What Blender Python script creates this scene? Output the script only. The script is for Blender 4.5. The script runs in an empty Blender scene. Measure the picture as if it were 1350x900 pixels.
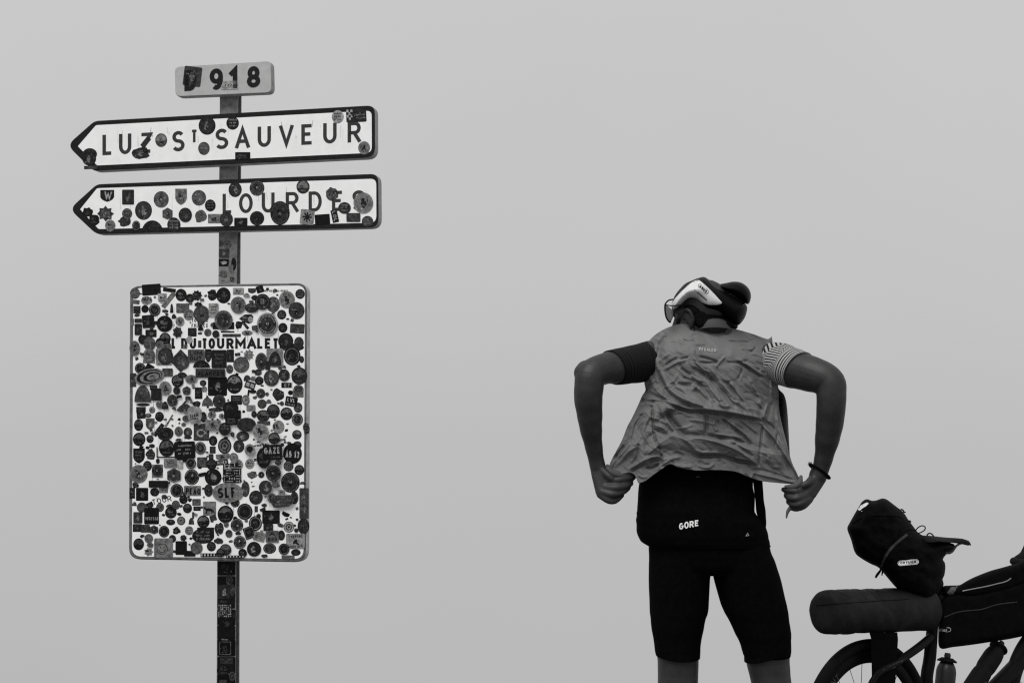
import bpy, bmesh, math, random
import numpy as np
from mathutils import Vector, Matrix, noise, geometry
from mathutils.bvhtree import BVHTree

random.seed(7)
rad = math.radians
S = bpy.context.scene
COL = S.collection

# ------------------------------------------------------------------ camera
FPX = 1875.0                      # focal length in photograph pixels (1350 wide)
PITCH = rad(4.27)
CAMP = Vector((0.0, 0.0, 1.22))
FW = Vector((0, math.cos(PITCH), math.sin(PITCH)))
UP = Vector((0, -math.sin(PITCH), math.cos(PITCH)))
RT = Vector((1, 0, 0))
cd = bpy.data.cameras.new('camera')
cd.sensor_width = 36.0
cd.lens = FPX * 36.0 / 1350.0
cd.clip_start = 0.05
cd.clip_end = 20000.0
cam = bpy.data.objects.new('camera', cd)
COL.objects.link(cam)
cam.location = CAMP
cam.rotation_euler = (math.pi / 2 + PITCH, 0, 0)
S.camera = cam

# ------------------------------------------------------------------ light
EXPO = 0.62
S.view_settings.view_transform = 'Standard'
S.view_settings.look = 'None'
S.view_settings.gamma = 1.0
S.view_settings.exposure = EXPO
S.cycles.use_denoising = False
S.cycles.filter_width = 1.25
S.cycles.max_bounces = 6
SUN_EL, SUN_ROT = rad(58), rad(212)
sdir = Vector((math.sin(SUN_ROT) * math.cos(SUN_EL), math.cos(SUN_ROT) * math.cos(SUN_EL), math.sin(SUN_EL)))
ld = bpy.data.lights.new('sun', 'SUN')
ld.energy = 1.5
ld.angle = rad(40)
ld.color = (1, 0.99, 0.98)
sun = bpy.data.objects.new('sun', ld)
COL.objects.link(sun)
sun.rotation_euler = sdir.to_track_quat('Z', 'Y').to_euler()
sun.location = sdir * 60

W = bpy.data.worlds.new('World')
S.world = W
W.use_nodes = True
nt = W.node_tree
nt.nodes.clear()
def wn(t, **k):
    n = nt.nodes.new(t)
    for a, b in k.items():
        setattr(n, a, b)
    return n
out = wn('ShaderNodeOutputWorld')
bg = wn('ShaderNodeBackground')
sky = wn('ShaderNodeTexSky', sky_type='NISHITA')
sky.sun_disc = False
sky.sun_elevation = SUN_EL
sky.sun_rotation = SUN_ROT
sky.dust_density = 5.0
bw = wn('ShaderNodeRGBToBW')
nt.links.new(sky.outputs[0], bw.inputs[0])
tc = wn('ShaderNodeTexCoord')
sep = wn('ShaderNodeSeparateXYZ')
nt.links.new(tc.outputs['Generated'], sep.inputs[0])
# dense fog: one smooth overcast ramp from the dim ground side up to the zenith
mr = wn('ShaderNodeMapRange')
mr.inputs['From Min'].default_value = -0.60
mr.inputs['From Max'].default_value = 1.0
mr.inputs['To Min'].default_value = 2.95
mr.inputs['To Max'].default_value = 4.62
nt.links.new(sep.outputs['Z'], mr.inputs['Value'])
nz = wn('ShaderNodeTexNoise')
nz.inputs['Scale'].default_value = 2.2
nz.inputs['Detail'].default_value = 3
nt.links.new(tc.outputs['Generated'], nz.inputs['Vector'])
nm = wn('ShaderNodeMapRange')
nm.inputs['To Min'].default_value = 0.94
nm.inputs['To Max'].default_value = 1.06
nt.links.new(nz.outputs[0], nm.inputs['Value'])
mu = wn('ShaderNodeMath', operation='MULTIPLY')
nt.links.new(mr.outputs[0], mu.inputs[0])
nt.links.new(nm.outputs[0], mu.inputs[1])
mx = wn('ShaderNodeMix')
mx.data_type = 'FLOAT'
mx.inputs[0].default_value = 0.93
nt.links.new(bw.outputs[0], mx.inputs[2])
nt.links.new(mu.outputs[0], mx.inputs[3])
nt.links.new(mx.outputs[0], bg.inputs[0])
bg.inputs[1].default_value = 0.1
nt.links.new(bg.outputs[0], out.inputs[0])

# ------------------------------------------------------------------ helpers
def ray(px, py):
    return FW + RT * ((px - 675.0) / FPX) - UP * ((py - 450.0) / FPX)

def at(px, py, Y):
    d = ray(px, py)
    return CAMP + d * (Y / d.y)

def on_plane(px, py, P, n):
    d = ray(px, py)
    return CAMP + d * ((P - CAMP).dot(n) / d.dot(n))

def m_px(px, Y):
    return px * Y / FPX

def lin(v):
    v = v / 255.0
    return v / 12.92 if v <= 0.04045 else ((v + 0.055) / 1.055) ** 2.4

def mat(name, v, rough=0.6, spec=0.5, noise_s=None, noise_a=0.0, bump=0.0, bump_s=200.0, metal=0.0,
        coat=0.0, sheen=0.0):
    m = bpy.data.materials.new(name)
    m.use_nodes = True
    t = m.node_tree
    b = t.nodes['Principled BSDF']
    b.inputs['Roughness'].default_value = rough
    b.inputs['Specular IOR Level'].default_value = spec
    b.inputs['Metallic'].default_value = metal
    b.inputs['Coat Weight'].default_value = coat
    b.inputs['Sheen Weight'].default_value = sheen
    b.inputs['Base Color'].default_value = (v, v, v, 1)
    if noise_s:
        c = t.nodes.new('ShaderNodeTexCoord')
        n = t.nodes.new('ShaderNodeTexNoise')
        n.inputs['Scale'].default_value = noise_s
        n.inputs['Detail'].default_value = 6
        n.inputs['Roughness'].default_value = 0.65
        t.links.new(c.outputs['Object'], n.inputs['Vector'])
        r = t.nodes.new('ShaderNodeMapRange')
        r.inputs['From Min'].default_value = 0.3
        r.inputs['From Max'].default_value = 0.7
        r.inputs['To Min'].default_value = v * (1 - noise_a)
        r.inputs['To Max'].default_value = v * (1 + noise_a)
        t.links.new(n.outputs[0], r.inputs['Value'])
        t.links.new(r.outputs[0], b.inputs['Base Color'])
    if bump:
        c = t.nodes.new('ShaderNodeTexCoord')
        n = t.nodes.new('ShaderNodeTexNoise')
        n.inputs['Scale'].default_value = bump_s
        n.inputs['Detail'].default_value = 5
        t.links.new(c.outputs['Object'], n.inputs['Vector'])
        bp_ = t.nodes.new('ShaderNodeBump')
        bp_.inputs['Strength'].default_value = bump
        bp_.inputs['Distance'].default_value = 0.004
        t.links.new(n.outputs[0], bp_.inputs['Height'])
        t.links.new(bp_.outputs[0], b.inputs['Normal'])
    return m

def obj(name, verts, faces, m, parent=None, smooth=True, origin=None, tones=None):
    o0 = origin if origin is not None else (parent.matrix_basis.translation if parent and not parent.parent
                                            else (parent.parent.matrix_basis.translation if parent and not parent.parent.parent
                                                  else Vector((0, 0, 0))))
    me = bpy.data.meshes.new(name)
    me.from_pydata([tuple(Vector(v) - o0) for v in verts], [], faces)
    ms = m if isinstance(m, (list, tuple)) else [m]
    for x in ms:
        me.materials.append(x)
    if tones is not None:
        a = me.color_attributes.new('tone', 'FLOAT_COLOR', 'CORNER')
        k = 0
        for p, tv in zip(me.polygons, tones):
            for _ in p.loop_indices:
                a.data[k].color = (tv, tv, tv, 1)
                k += 1
    if smooth:
        me.polygons.foreach_set('use_smooth', [True] * len(me.polygons))
    me.update()
    o = bpy.data.objects.new(name, me)
    COL.objects.link(o)
    if parent:
        o.parent = parent
    else:
        o.location = o0
    return o

def thing(name, label, cat, loc):
    o = bpy.data.objects.new(name, None)
    o.empty_display_size = 0.1
    COL.objects.link(o)
    o.location = loc
    o['label'] = label
    o['category'] = cat
    return o

class MB:
    def __init__(s):
        s.v, s.f, s.mi = [], [], []
    def add(s, vs, fs, mi=0):
        k = len(s.v)
        s.v += [Vector(x) for x in vs]
        s.f += [tuple(i + k for i in q) for q in fs]
        s.mi += [mi] * len(fs)
    def build(s, name, m, parent=None, smooth=True):
        o = obj(name, s.v, s.f, m, parent, smooth)
        if any(s.mi):
            o.data.polygons.foreach_set('material_index', s.mi)
        return o

def catmull(pts, rs, n):
    P = [Vector(p) for p in pts]
    if len(P) == 2:
        return [P[0].lerp(P[1], i / n) for i in range(n + 1)], [rs[0] + (rs[1] - rs[0]) * i / n for i in range(n + 1)]
    op, orr = [], []
    for i in range(len(P) - 1):
        a, b = P[max(i - 1, 0)], P[i]
        c, d = P[i + 1], P[min(i + 2, len(P) - 1)]
        for k in range(n):
            t = k / n
            op.append(0.5 * ((2 * b) + (c - a) * t + (2 * a - 5 * b + 4 * c - d) * t * t + (3 * b - a - 3 * c + d) * t ** 3))
            orr.append(rs[i] + (rs[i + 1] - rs[i]) * (t * t * (3 - 2 * t)))
    op.append(P[-1])
    orr.append(rs[-1])
    return op, orr

def tube(pts, rs, sides=12, n=4, cap=True, round_ends=False, flat=1.0, updir=None, curve=True):
    if not isinstance(rs, (list, tuple)):
        rs = [rs] * len(pts)
    if curve:
        P, Rr = catmull(pts, list(rs), n)
    else:
        P, Rr = [Vector(p) for p in pts], list(rs)
    if round_ends:
        d0 = (P[0] - P[1]).normalized()
        d1 = (P[-1] - P[-2]).normalized()
        r0, r1 = Rr[0], Rr[-1]
        pre = [(P[0] + d0 * r0 * math.sin(a), r0 * math.cos(a)) for a in (1.45, 1.1, 0.75, 0.4)]
        post = [(P[-1] + d1 * r1 * math.sin(a), r1 * math.cos(a)) for a in (0.4, 0.75, 1.1, 1.45)]
        P = [p for p, _ in pre] + P + [p for p, _ in post]
        Rr = [r for _, r in pre] + Rr + [r for _, r in post]
    vs, fs = [], []
    t0 = (P[1] - P[0]).normalized()
    ref = Vector(updir) if updir else (Vector((0, 0, 1)) if abs(t0.z) < 0.9 else Vector((0, 1, 0)))
    u = (ref - t0 * ref.dot(t0)).normalized()
    for i, p in enumerate(P):
        t = (P[min(i + 1, len(P) - 1)] - P[max(i - 1, 0)])
        t = t.normalized() if t.length > 1e-9 else t0
        u = (u - t * u.dot(t)).normalized()
        w = t.cross(u)
        for k in range(sides):
            a = 2 * math.pi * k / sides
            vs.append(p + u * (Rr[i] * math.cos(a)) + w * (Rr[i] * flat * math.sin(a)))
    for i in range(len(P) - 1):
        for k in range(sides):
            k2 = (k + 1) % sides
            fs.append((i * sides + k, i * sides + k2, (i + 1) * sides + k2, (i + 1) * sides + k))
    if cap:
        fs.append(tuple(range(sides - 1, -1, -1)))
        b = (len(P) - 1) * sides
        fs.append(tuple(b + k for k in range(sides)))
    return vs, fs

def ellipsoid(c, ax, nu=20, nv=12):
    """ax: three axis vectors (already scaled)"""
    vs, fs = [], []
    c = Vector(c)
    for j in range(1, nv):
        th = math.pi * j / nv
        for i in range(nu):
            ph = 2 * math.pi * i / nu
            vs.append(c + ax[0] * (math.sin(th) * math.cos(ph)) + ax[1] * (math.sin(th) * math.sin(ph)) + ax[2] * math.cos(th))
    top = len(vs)
    vs.append(c + ax[2])
    vs.append(c - ax[2])
    for j in range(nv - 2):
        for i in range(nu):
            i2 = (i + 1) % nu
            fs.append((j * nu + i, (j + 1) * nu + i, (j + 1) * nu + i2, j * nu + i2))
    for i in range(nu):
        i2 = (i + 1) % nu
        fs.append((top, i, i2))
        fs.append((top + 1, (nv - 2) * nu + i2, (nv - 2) * nu + i))
    return vs, fs

def sph(c, r):
    return ellipsoid(c, (Vector((r, 0, 0)), Vector((0, r, 0)), Vector((0, 0, r))), 16, 10)

def loft(rings, sides=28, exp=2.2, cap=True, sub=3):
    """rings: (center Vector, half width along x, half depth along y). horizontal rings, smoothly interpolated."""
    C, A, B = [], [], []
    if sub > 1:
        c, a = catmull([r[0] for r in rings], [r[1] for r in rings], sub)
        _, b = catmull([r[0] for r in rings], [r[2] for r in rings], sub)
        C, A, B = c, a, b
    else:
        C, A, B = [r[0] for r in rings], [r[1] for r in rings], [r[2] for r in rings]
    vs, fs = [], []
    for c, a, b in zip(C, A, B):
        for k in range(sides):
            t = 2 * math.pi * k / sides
            ct, st = math.cos(t), math.sin(t)
            x = math.copysign(abs(ct) ** (2 / exp), ct) * a
            y = math.copysign(abs(st) ** (2 / exp), st) * b
            vs.append(Vector((c.x + x, c.y + y, c.z)))
    n = len(C)
    for i in range(n - 1):
        for k in range(sides):
            k2 = (k + 1) % sides
            fs.append((i * sides + k, (i + 1) * sides + k, (i + 1) * sides + k2, i * sides + k2))
    if cap:
        fs.append(tuple(range(sides)))
        fs.append(tuple((n - 1) * sides + k for k in range(sides - 1, -1, -1)))
    return vs, fs

def ring(py, xl, xr, Yc, hd):
    a, b = at(xl, py, Yc), at(xr, py, Yc)
    c = (a + b) / 2
    return (c, (b - a).length / 2, hd)

def remesh(name, prims, voxel, m, parent, smooth_it=4, shrink=0.0):
    mb = MB()
    for v, f in prims:
        mb.add(v, f)
    me = bpy.data.meshes.new('tmp')
    me.from_pydata([tuple(v) for v in mb.v], [], mb.f)
    bm = bmesh.new()
    bm.from_mesh(me)
    bmesh.ops.recalc_face_normals(bm, faces=bm.faces)
    bm.to_mesh(me)
    bm.free()
    o = bpy.data.objects.new('tmp', me)
    COL.objects.link(o)
    r = o.modifiers.new('r', 'REMESH')
    r.mode = 'VOXEL'
    r.voxel_size = voxel
    if smooth_it:
        s_ = o.modifiers.new('s', 'SMOOTH')
        s_.factor = 0.5
        s_.iterations = smooth_it
    dg = bpy.context.evaluated_depsgraph_get()
    ev = o.evaluated_get(dg)
    m2 = ev.to_mesh()
    vs = [v.co.copy() for v in m2.vertices]
    fs = [tuple(p.vertices) for p in m2.polygons]
    ev.to_mesh_clear()
    bpy.data.objects.remove(o)
    bpy.data.meshes.remove(me)
    return obj(name, vs, fs, m, parent, True)

def inside(poly, x, y):
    c = False
    n = len(poly)
    j = n - 1
    for i in range(n):
        xi, yi = poly[i]
        xj, yj = poly[j]
        if (yi > y) != (yj > y) and x < (xj - xi) * (y - yi) / (yj - yi) + xi:
            c = not c
        j = i
    return c

def resample(poly, step, closed=True, smooth=True):
    pts = [Vector((p[0], p[1], 0)) for p in poly]
    n = len(pts)
    o = []
    rng = n if closed else n - 1
    for i in range(rng):
        a, b = pts[(i - 1) % n], pts[i]
        c, d = pts[(i + 1) % n], pts[(i + 2) % n]
        if not closed:
            a = pts[max(i - 1, 0)]
            d = pts[min(i + 2, n - 1)]
        k = max(1, int(round((c - b).length / step)))
        for q in range(k):
            t = q / k
            if smooth:
                p = 0.5 * ((2 * b) + (c - a) * t + (2 * a - 5 * b + 4 * c - d) * t * t + (3 * b - a - 3 * c + d) * t ** 3)
            else:
                p = b.lerp(c, t)
            o.append((p.x, p.y))
    if not closed:
        o.append((pts[-1].x, pts[-1].y))
    return o

def fill(poly, step):
    """triangulate a closed 2D outline with interior grid points -> (pts, tris, distance to outline)"""
    n = len(poly)
    xs = [p[0] for p in poly]
    ys = [p[1] for p in poly]
    A = np.array(poly)
    Bn = np.roll(A, -1, 0)
    inner = []
    y = min(ys) + step * 0.5
    row = 0
    while y < max(ys):
        x = min(xs) + (step * 0.5 if row % 2 else 0)
        while x < max(xs):
            if inside(poly, x, y):
                inner.append((x, y))
            x += step
        y += step * 0.87
        row += 1
    def dist(p):
        ab = Bn - A
        ap = np.array(p) - A
        t = np.clip((ap * ab).sum(1) / np.maximum((ab * ab).sum(1), 1e-12), 0, 1)
        return float(np.sqrt((((A + ab * t[:, None]) - np.array(p)) ** 2).sum(1)).min())
    keep = []
    for p in inner:
        d = dist(p)
        if d > step * 0.55:
            keep.append((p, d))
    pts = [Vector(p) for p in poly] + [Vector(p) for p, _ in keep]
    edges = [(i, (i + 1) % n) for i in range(n)]
    r = geometry.delaunay_2d_cdt(pts, edges, [tuple(range(n))], 1, 1e-6)
    ov, of = r[0], r[2]
    ds = [0.0 if False else dist((v.x, v.y)) for v in ov]
    bnd = set()
    ec = {}
    for f in of:
        for i in range(len(f)):
            e = tuple(sorted((f[i], f[(i + 1) % len(f)])))
            ec[e] = ec.get(e, 0) + 1
    for e, c in ec.items():
        if c == 1:
            bnd.update(e)
    return [(v.x, v.y) for v in ov], [tuple(f) for f in of], ds, bnd

def inflate(poly, step, half, D, mapf, wr=0.0, wr_s=0.1, seed=0, smooth=True, back=1.0):
    """closed puffy solid from an outline. mapf(px,py,off) -> world; off>0 is towards the viewer"""
    P = resample(poly, step, True, smooth)
    pts, tris, ds, bnd = fill(P, step)
    vs, fs = [], []
    n = len(pts)
    for (x, y), d in zip(pts, ds):
        q = min(d / D, 1.0)
        h = half * math.sqrt(max(0.0, 1 - (1 - q) ** 2))
        if wr:
            v = noise.fractal(Vector((x * wr_s, y * wr_s, seed)), 1.0, 2.0, 3)
            v2 = 1 - abs(noise.noise(Vector((x * wr_s * 0.8 + 9, y * wr_s * 0.8 - 4, seed + 3.0)))) * 2
            h += (v * wr + v2 * wr * 0.7) * min(1, q * 2)
        vs.append(mapf(x, y, max(h, 0.0)))
    m2 = {}
    for i, ((x, y), d) in enumerate(zip(pts, ds)):
        if i in bnd:
            m2[i] = i
        else:
            q = min(d / D, 1.0)
            h = half * math.sqrt(max(0.0, 1 - (1 - q) ** 2)) * back
            m2[i] = len(vs)
            vs.append(mapf(x, y, -h))
    for f in tris:
        fs.append(tuple(reversed(f)))
        fs.append(tuple(m2[i] for i in f))
    return vs, fs

def bvh_of(*objs):
    vs, fs = [], []
    for o in objs:
        k = len(vs)
        mw = o.parent.matrix_basis if o.parent and not o.parent.parent else Matrix()
        if o.parent and o.parent.parent:
            mw = o.parent.parent.matrix_basis
        if not o.parent:
            mw = o.matrix_basis
        vs += [mw @ v.co for v in o.data.vertices]
        fs += [tuple(i + k for i in p.vertices) for p in o.data.polygons]
    return BVHTree.FromPolygons(vs, fs)

def drape(bvh, px, py, lift, fallY):
    d = ray(px, py).normalized()
    hit = bvh.ray_cast(CAMP, d)
    if hit[0] is None:
        nn = bvh.find_nearest(at(px, py, fallY))
        return nn[0] - d * lift
    return hit[0] - d * lift

def decal(name, polys, step, bvh, lift, fallY, m, parent, smooth=True):
    mb = MB()
    for i, poly in enumerate(polys):
        P = resample(poly, step, True, smooth) if smooth else resample(poly, step, True, False)
        pts, tris, _, _ = fill(P, step)
        mb.add([drape(bvh, x, y, lift + i * 0.00015, fallY) for x, y in pts], [tuple(reversed(t)) for t in tris])
    return mb.build(name, m, parent)

# ------------------------------------------------------------------ stroke lettering (monoline road-sign capitals)
def arc(cx, cy, rx, ry, a0, a1, n=10):
    return [(cx + rx * math.cos(rad(a0 + (a1 - a0) * i / n)), cy + ry * math.sin(rad(a0 + (a1 - a0) * i / n))) for i in range(n + 1)]
# unit box, x 0..1, y 0..1 (y up), stroke centre lines
GL = {
 'A': [[(0, 0), (.5, 1), (1, 0)], [(.2, .3), (.8, .3)]],
 'B': [[(0, 0), (0, 1), (.6, 1)] + arc(.6, .76, .36, .24, 90, -90) + [(0, .52)], [(.6, .52)] + arc(.62, .26, .38, .26, 90, -90) + [(0, 0)]],
 'C': [arc(.55, .5, .55, .5, 50, 310, 16)],
 'D': [[(0, 0), (0, 1), (.45, 1)] + arc(.45, .5, .55, .5, 90, -90, 14) + [(0, 0)]],
 'E': [[(1, 1), (0, 1), (0, 0), (1, 0)], [(0, .52), (.85, .52)]],
 'F': [[(1, 1), (0, 1), (0, 0)], [(0, .52), (.8, .52)]],
 'G': [arc(.55, .5, .55, .5, 50, 360, 18) + [(.6, .5)]],
 'H': [[(0, 0), (0, 1)], [(1, 0), (1, 1)], [(0, .5), (1, .5)]],
 'I': [[(.5, 0), (.5, 1)]],
 'J': [[(.8, 1), (.8, .3)] + arc(.4, .3, .4, .3, 0, -170, 8)],
 'K': [[(0, 0), (0, 1)], [(1, 1), (.05, .4)], [(.35, .6), (1, 0)]],
 'L': [[(0, 1), (0, 0), (1, 0)]],
 'M': [[(0, 0), (0, 1), (.5, .3), (1, 1), (1, 0)]],
 'N': [[(0, 0), (0, 1), (1, 0), (1, 1)]],
 'O': [arc(.5, .5, .5, .5, 90, 450, 24)],
 'P': [[(0, 0), (0, 1), (.6, 1)] + arc(.6, .73, .4, .27, 90, -90) + [(0, .46)]],
 'R': [[(0, 0), (0, 1), (.55, 1)] + arc(.6, .73, .4, .27, 90, -90) + [(0, .46)], [(.5, .46), (1, 0)]],
 'S': [arc(.5, .755, .46, .245, 30, 270, 12) + arc(.5, .255, .5, .255, 90, -150, 12)],
 'T': [[(0, 1), (1, 1)], [(.5, 1), (.5, 0)]],
 'U': [[(0, 1), (0, .35)] + arc(.5, .35, .5, .35, 180, 360, 12) + [(1, 1)]],
 'V': [[(0, 1), (.5, 0), (1, 1)]],
 'W': [[(0, 1), (.25, 0), (.5, .75), (.75, 0), (1, 1)]],
 'X': [[(0, 0), (1, 1)], [(0, 1), (1, 0)]],
 'Y': [[(0, 1), (.5, .5), (1, 1)], [(.5, .5), (.5, 0)]],
 'Z': [[(0, 1), (1, 1), (0, 0), (1, 0)]],
 '0': [arc(.5, .5, .45, .5, 90, 450, 20)],
 '1': [[(.1, .7), (.65, 1), (.65, 0)]],
 '2': [arc(.5, .7, .45, .3, 160, -20, 10) + [(0, 0), (1, 0)]],
 '3': [arc(.45, .75, .45, .25, 150, -90, 10), arc(.45, .27, .5, .27, 90, -150, 12)],
 '5': [[(.95, 1), (.1, 1), (.05, .55)] + arc(.45, .32, .5, .32, 120, -140, 12)],
 '7': [[(0, 1), (1, 1), (.35, 0)]],
 '8': [arc(.5, .74, .42, .26, -90, 270, 18), arc(.5, .25, .5, .25, 90, 450, 18)],
 '9': [arc(.5, .68, .48, .32, 0, 360, 20), [(.98, .68)] + arc(.5, .5, .48, .5, 0, -120, 10)],
 '-': [[(.1, .45), (.9, .45)]],
}

def stroke_quads(line, w):
    """thick polyline in 2D -> list of quads with mitred joints"""
    n = len(line)
    L, Rr = [], []
    closed = (abs(line[0][0] - line[-1][0]) < 1e-6 and abs(line[0][1] - line[-1][1]) < 1e-6 and n > 3)
    for i in range(n):
        p = Vector(line[i])
        if closed and i in (0, n - 1):
            a, b = Vector(line[n - 2]), Vector(line[1])
        else:
            a, b = Vector(line[max(i - 1, 0)]), Vector(line[min(i + 1, n - 1)])
        d0 = (p - a) if (p - a).length > 1e-9 else (b - p)
        d1 = (b - p) if (b - p).length > 1e-9 else (p - a)
        d0, d1 = d0.normalized(), d1.normalized()
        n0, n1 = Vector((-d0.y, d0.x)), Vector((-d1.y, d1.x))
        mm = n0 + n1
        if mm.length < 1e-6:
            mm = n0
        mm = mm.normalized()
        k = 1.0 / max(0.35, mm.dot(n0))
        L.append(p + mm * (w / 2 * k))
        Rr.append(p - mm * (w / 2 * k))
    return [(L[i], Rr[i], Rr[i + 1], L[i + 1]) for i in range(n - 1)]

def glyph_polys(ch, x0, x1, ybase, ytop, w, slope=0.0):
    """quads in pixel space (y down); slope = dy/dx of the base line"""
    res = []
    hw = w / 2
    ax0, ax1 = x0 + hw, x1 - hw
    if ch in 'I1':
        ax0, ax1 = x0, x1
    H = ybase - ytop
    for li, line in enumerate(GL[ch]):
        l2 = []
        for (u, v) in line:
            x = ax0 + u * (ax1 - ax0)
            y = ybase - hw - v * (H - w)
            if ch in 'VA' and False:
                pass
            l2.append((x, y))
        # butt ends reach the cap line / base line
        if ch in 'AVHINMTUFEKLPRWXY1Z7':
            def ext(a, b):
                d = (Vector(a) - Vector(b)).normalized()
                if abs(d.y) > 0.45 and (abs(a[1] - (ybase - hw)) < 0.02 * H or abs(a[1] - (ytop + hw)) < 0.02 * H):
                    return tuple(Vector(a) + d * hw)
                return a
            l2[0] = ext(l2[0], l2[1])
            l2[-1] = ext(l2[-1], l2[-2])
        for q in stroke_quads(l2, w):
            res.append((li, [(p.x, p.y + (p.x - x0) * slope) for p in q]))
    return res

WD = {'I': .3, 'M': 1.25, 'W': 1.35, 'E': .85, 'L': .82, 'F': .82, '1': .6, '-': .6, ' ': .45}
def text_polys(s, cx, cy, w, h, stroke=None, rot=0.0):
    """word fitted in a box centred at cx,cy (pixels), rotated"""
    st = stroke or h * 0.17
    ws = [WD.get(c, 1.0) for c in s]
    gap = 0.28
    tot = sum(ws) + gap * (len(s) - 1)
    k = w / tot
    x = -w / 2
    res = []
    c_, s_ = math.cos(rad(rot)), math.sin(rad(rot))
    for c, wd in zip(s, ws):
        if c != ' ':
            for li, q in glyph_polys(c, x, x + wd * k, h / 2, -h / 2, st):
                res.append((li, [(cx + a * c_ - b * s_, cy + a * s_ + b * c_) for a, b in q]))
        x += (wd + gap) * k
    return res

# ------------------------------------------------------------------ materials
M = {}
M['sign_white'] = mat('sign white sheeting', 0.86, 0.45, 0.3, 14, 0.05)
M['sign_grey'] = mat('yellow plate in grey', 0.42, 0.5, 0.3, 20, 0.10)
M['sign_black'] = mat('sign dark border', 0.011, 0.5, 0.12, 30, 0.4)
M['sign_side'] = mat('sign aluminium side', 0.28, 0.5, 0.4, 25, 0.3)
M['panel_frame'] = mat('panel frame', 0.10, 0.5, 0.3, 22, 0.6)
M['panel_side'] = mat('panel side', 0.50, 0.5, 0.4, 25, 0.25)
M['letter'] = mat('letter film', 0.011, 0.5, 0.12, 40, 0.3)
M['letter_grey'] = mat('faded letter film', 0.036, 0.5, 0.15, 60, 0.3)
M['galv'] = mat('galvanised post', 0.17, 0.55, 0.3, 30, 0.45, 0.3, 60)
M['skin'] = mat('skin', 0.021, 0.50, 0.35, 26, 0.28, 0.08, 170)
M['vest'] = mat('thin vest cloth', 0.125, 0.62, 0.25, 16, 0.08, 0.15, 130)
M['vest_in'] = mat('vest lining', 0.075, 0.7, 0.2, 14, 0.12, 0.3, 120)
M['black_cloth'] = mat('black lycra', 0.0022, 0.9, 0.03, 60, 0.4)
M['hair'] = mat('dark hair', 0.004, 0.7, 0.06, 90, 0.6, 0.6, 160)
M['helmet_black'] = mat('helmet shell black', 0.0025, 0.5, 0.06)
M['helmet_white'] = mat('helmet side panel', 0.56, 0.45, 0.4, 18, 0.06)
M['print_white'] = mat('reflective print', 0.85, 0.5, 0.4)
M['print_grey'] = mat('grey print', 0.35, 0.5, 0.3)
M['dim_print'] = mat('dim print', 0.05, 0.5, 0.3)
M['bag'] = mat('black bag fabric', 0.0022, 0.7, 0.03, 40, 0.4, 0.3, 90)
M['strap'] = mat('dark webbing', 0.030, 0.7, 0.2, 60, 0.2, 0.4, 300)
M['roll'] = mat('coated drybag fabric', 0.017, 0.6, 0.06, 14, 0.45, 0.12, 40)
M['rubber'] = mat('tyre rubber', 0.005, 0.7, 0.08, 60, 0.3)
M['carbon'] = mat('carbon black', 0.004, 0.45, 0.07)
M['metal'] = mat('dark metal', 0.02, 0.4, 0.4)
M['bottle'] = mat('bottle plastic', 0.013, 0.4, 0.3, 20, 0.2)
M['shoe'] = mat('shoe', 0.02, 0.5, 0.3, 30, 0.2)
M['ground'] = mat('mountain turf', 0.09, 0.9, 0.1, 3, 0.5, 0.6, 9)
M['lens'] = bpy.data.materials.new('sunglass lens')
M['lens'].use_nodes = True
_t = M['lens'].node_tree
_b = _t.nodes['Principled BSDF']
_b.inputs['Base Color'].default_value = (.10, .10, .10, 1)
_b.inputs['Roughness'].default_value = 0.12
_tr = _t.nodes.new('ShaderNodeBsdfTransparent')
_tr.inputs[0].default_value = (.75, .75, .75, 1)
_mx = _t.nodes.new('ShaderNodeMixShader')
_mx.inputs[0].default_value = 0.30
_t.links.new(_b.outputs[0], _mx.inputs[1])
_t.links.new(_tr.outputs[0], _mx.inputs[2])
_t.links.new(_mx.outputs[0], _t.nodes['Material Output'].inputs[0])

# vinyl stickers: printed tone carried by the mesh, worn by noise
mv = bpy.data.materials.new('printed vinyl')
mv.use_nodes = True
_t = mv.node_tree
_b = _t.nodes['Principled BSDF']
_b.inputs['Roughness'].default_value = 0.55
_b.inputs['Specular IOR Level'].default_value = 0.10
_a = _t.nodes.new('ShaderNodeVertexColor')
_a.layer_name = 'tone'
_c = _t.nodes.new('ShaderNodeTexCoord')
_n = _t.nodes.new('ShaderNodeTexNoise')
_n.inputs['Scale'].default_value = 55
_n.inputs['Detail'].default_value = 5
_t.links.new(_c.outputs['Object'], _n.inputs['Vector'])
_r = _t.nodes.new('ShaderNodeMapRange')
_r.inputs['From Min'].default_value = .3
_r.inputs['From Max'].default_value = .7
_r.inputs['To Min'].default_value = .5
_r.inputs['To Max'].default_value = 1.6
_t.links.new(_n.outputs[0], _r.inputs['Value'])
_m = _t.nodes.new('ShaderNodeVectorMath')
_m.operation = 'SCALE'
_t.links.new(_a.outputs[0], _m.inputs[0])
_t.links.new(_r.outputs[0], _m.inputs['Scale'])
_t.links.new(_m.outputs[0], _b.inputs['Base Color'])
M['vinyl'] = mv

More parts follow.
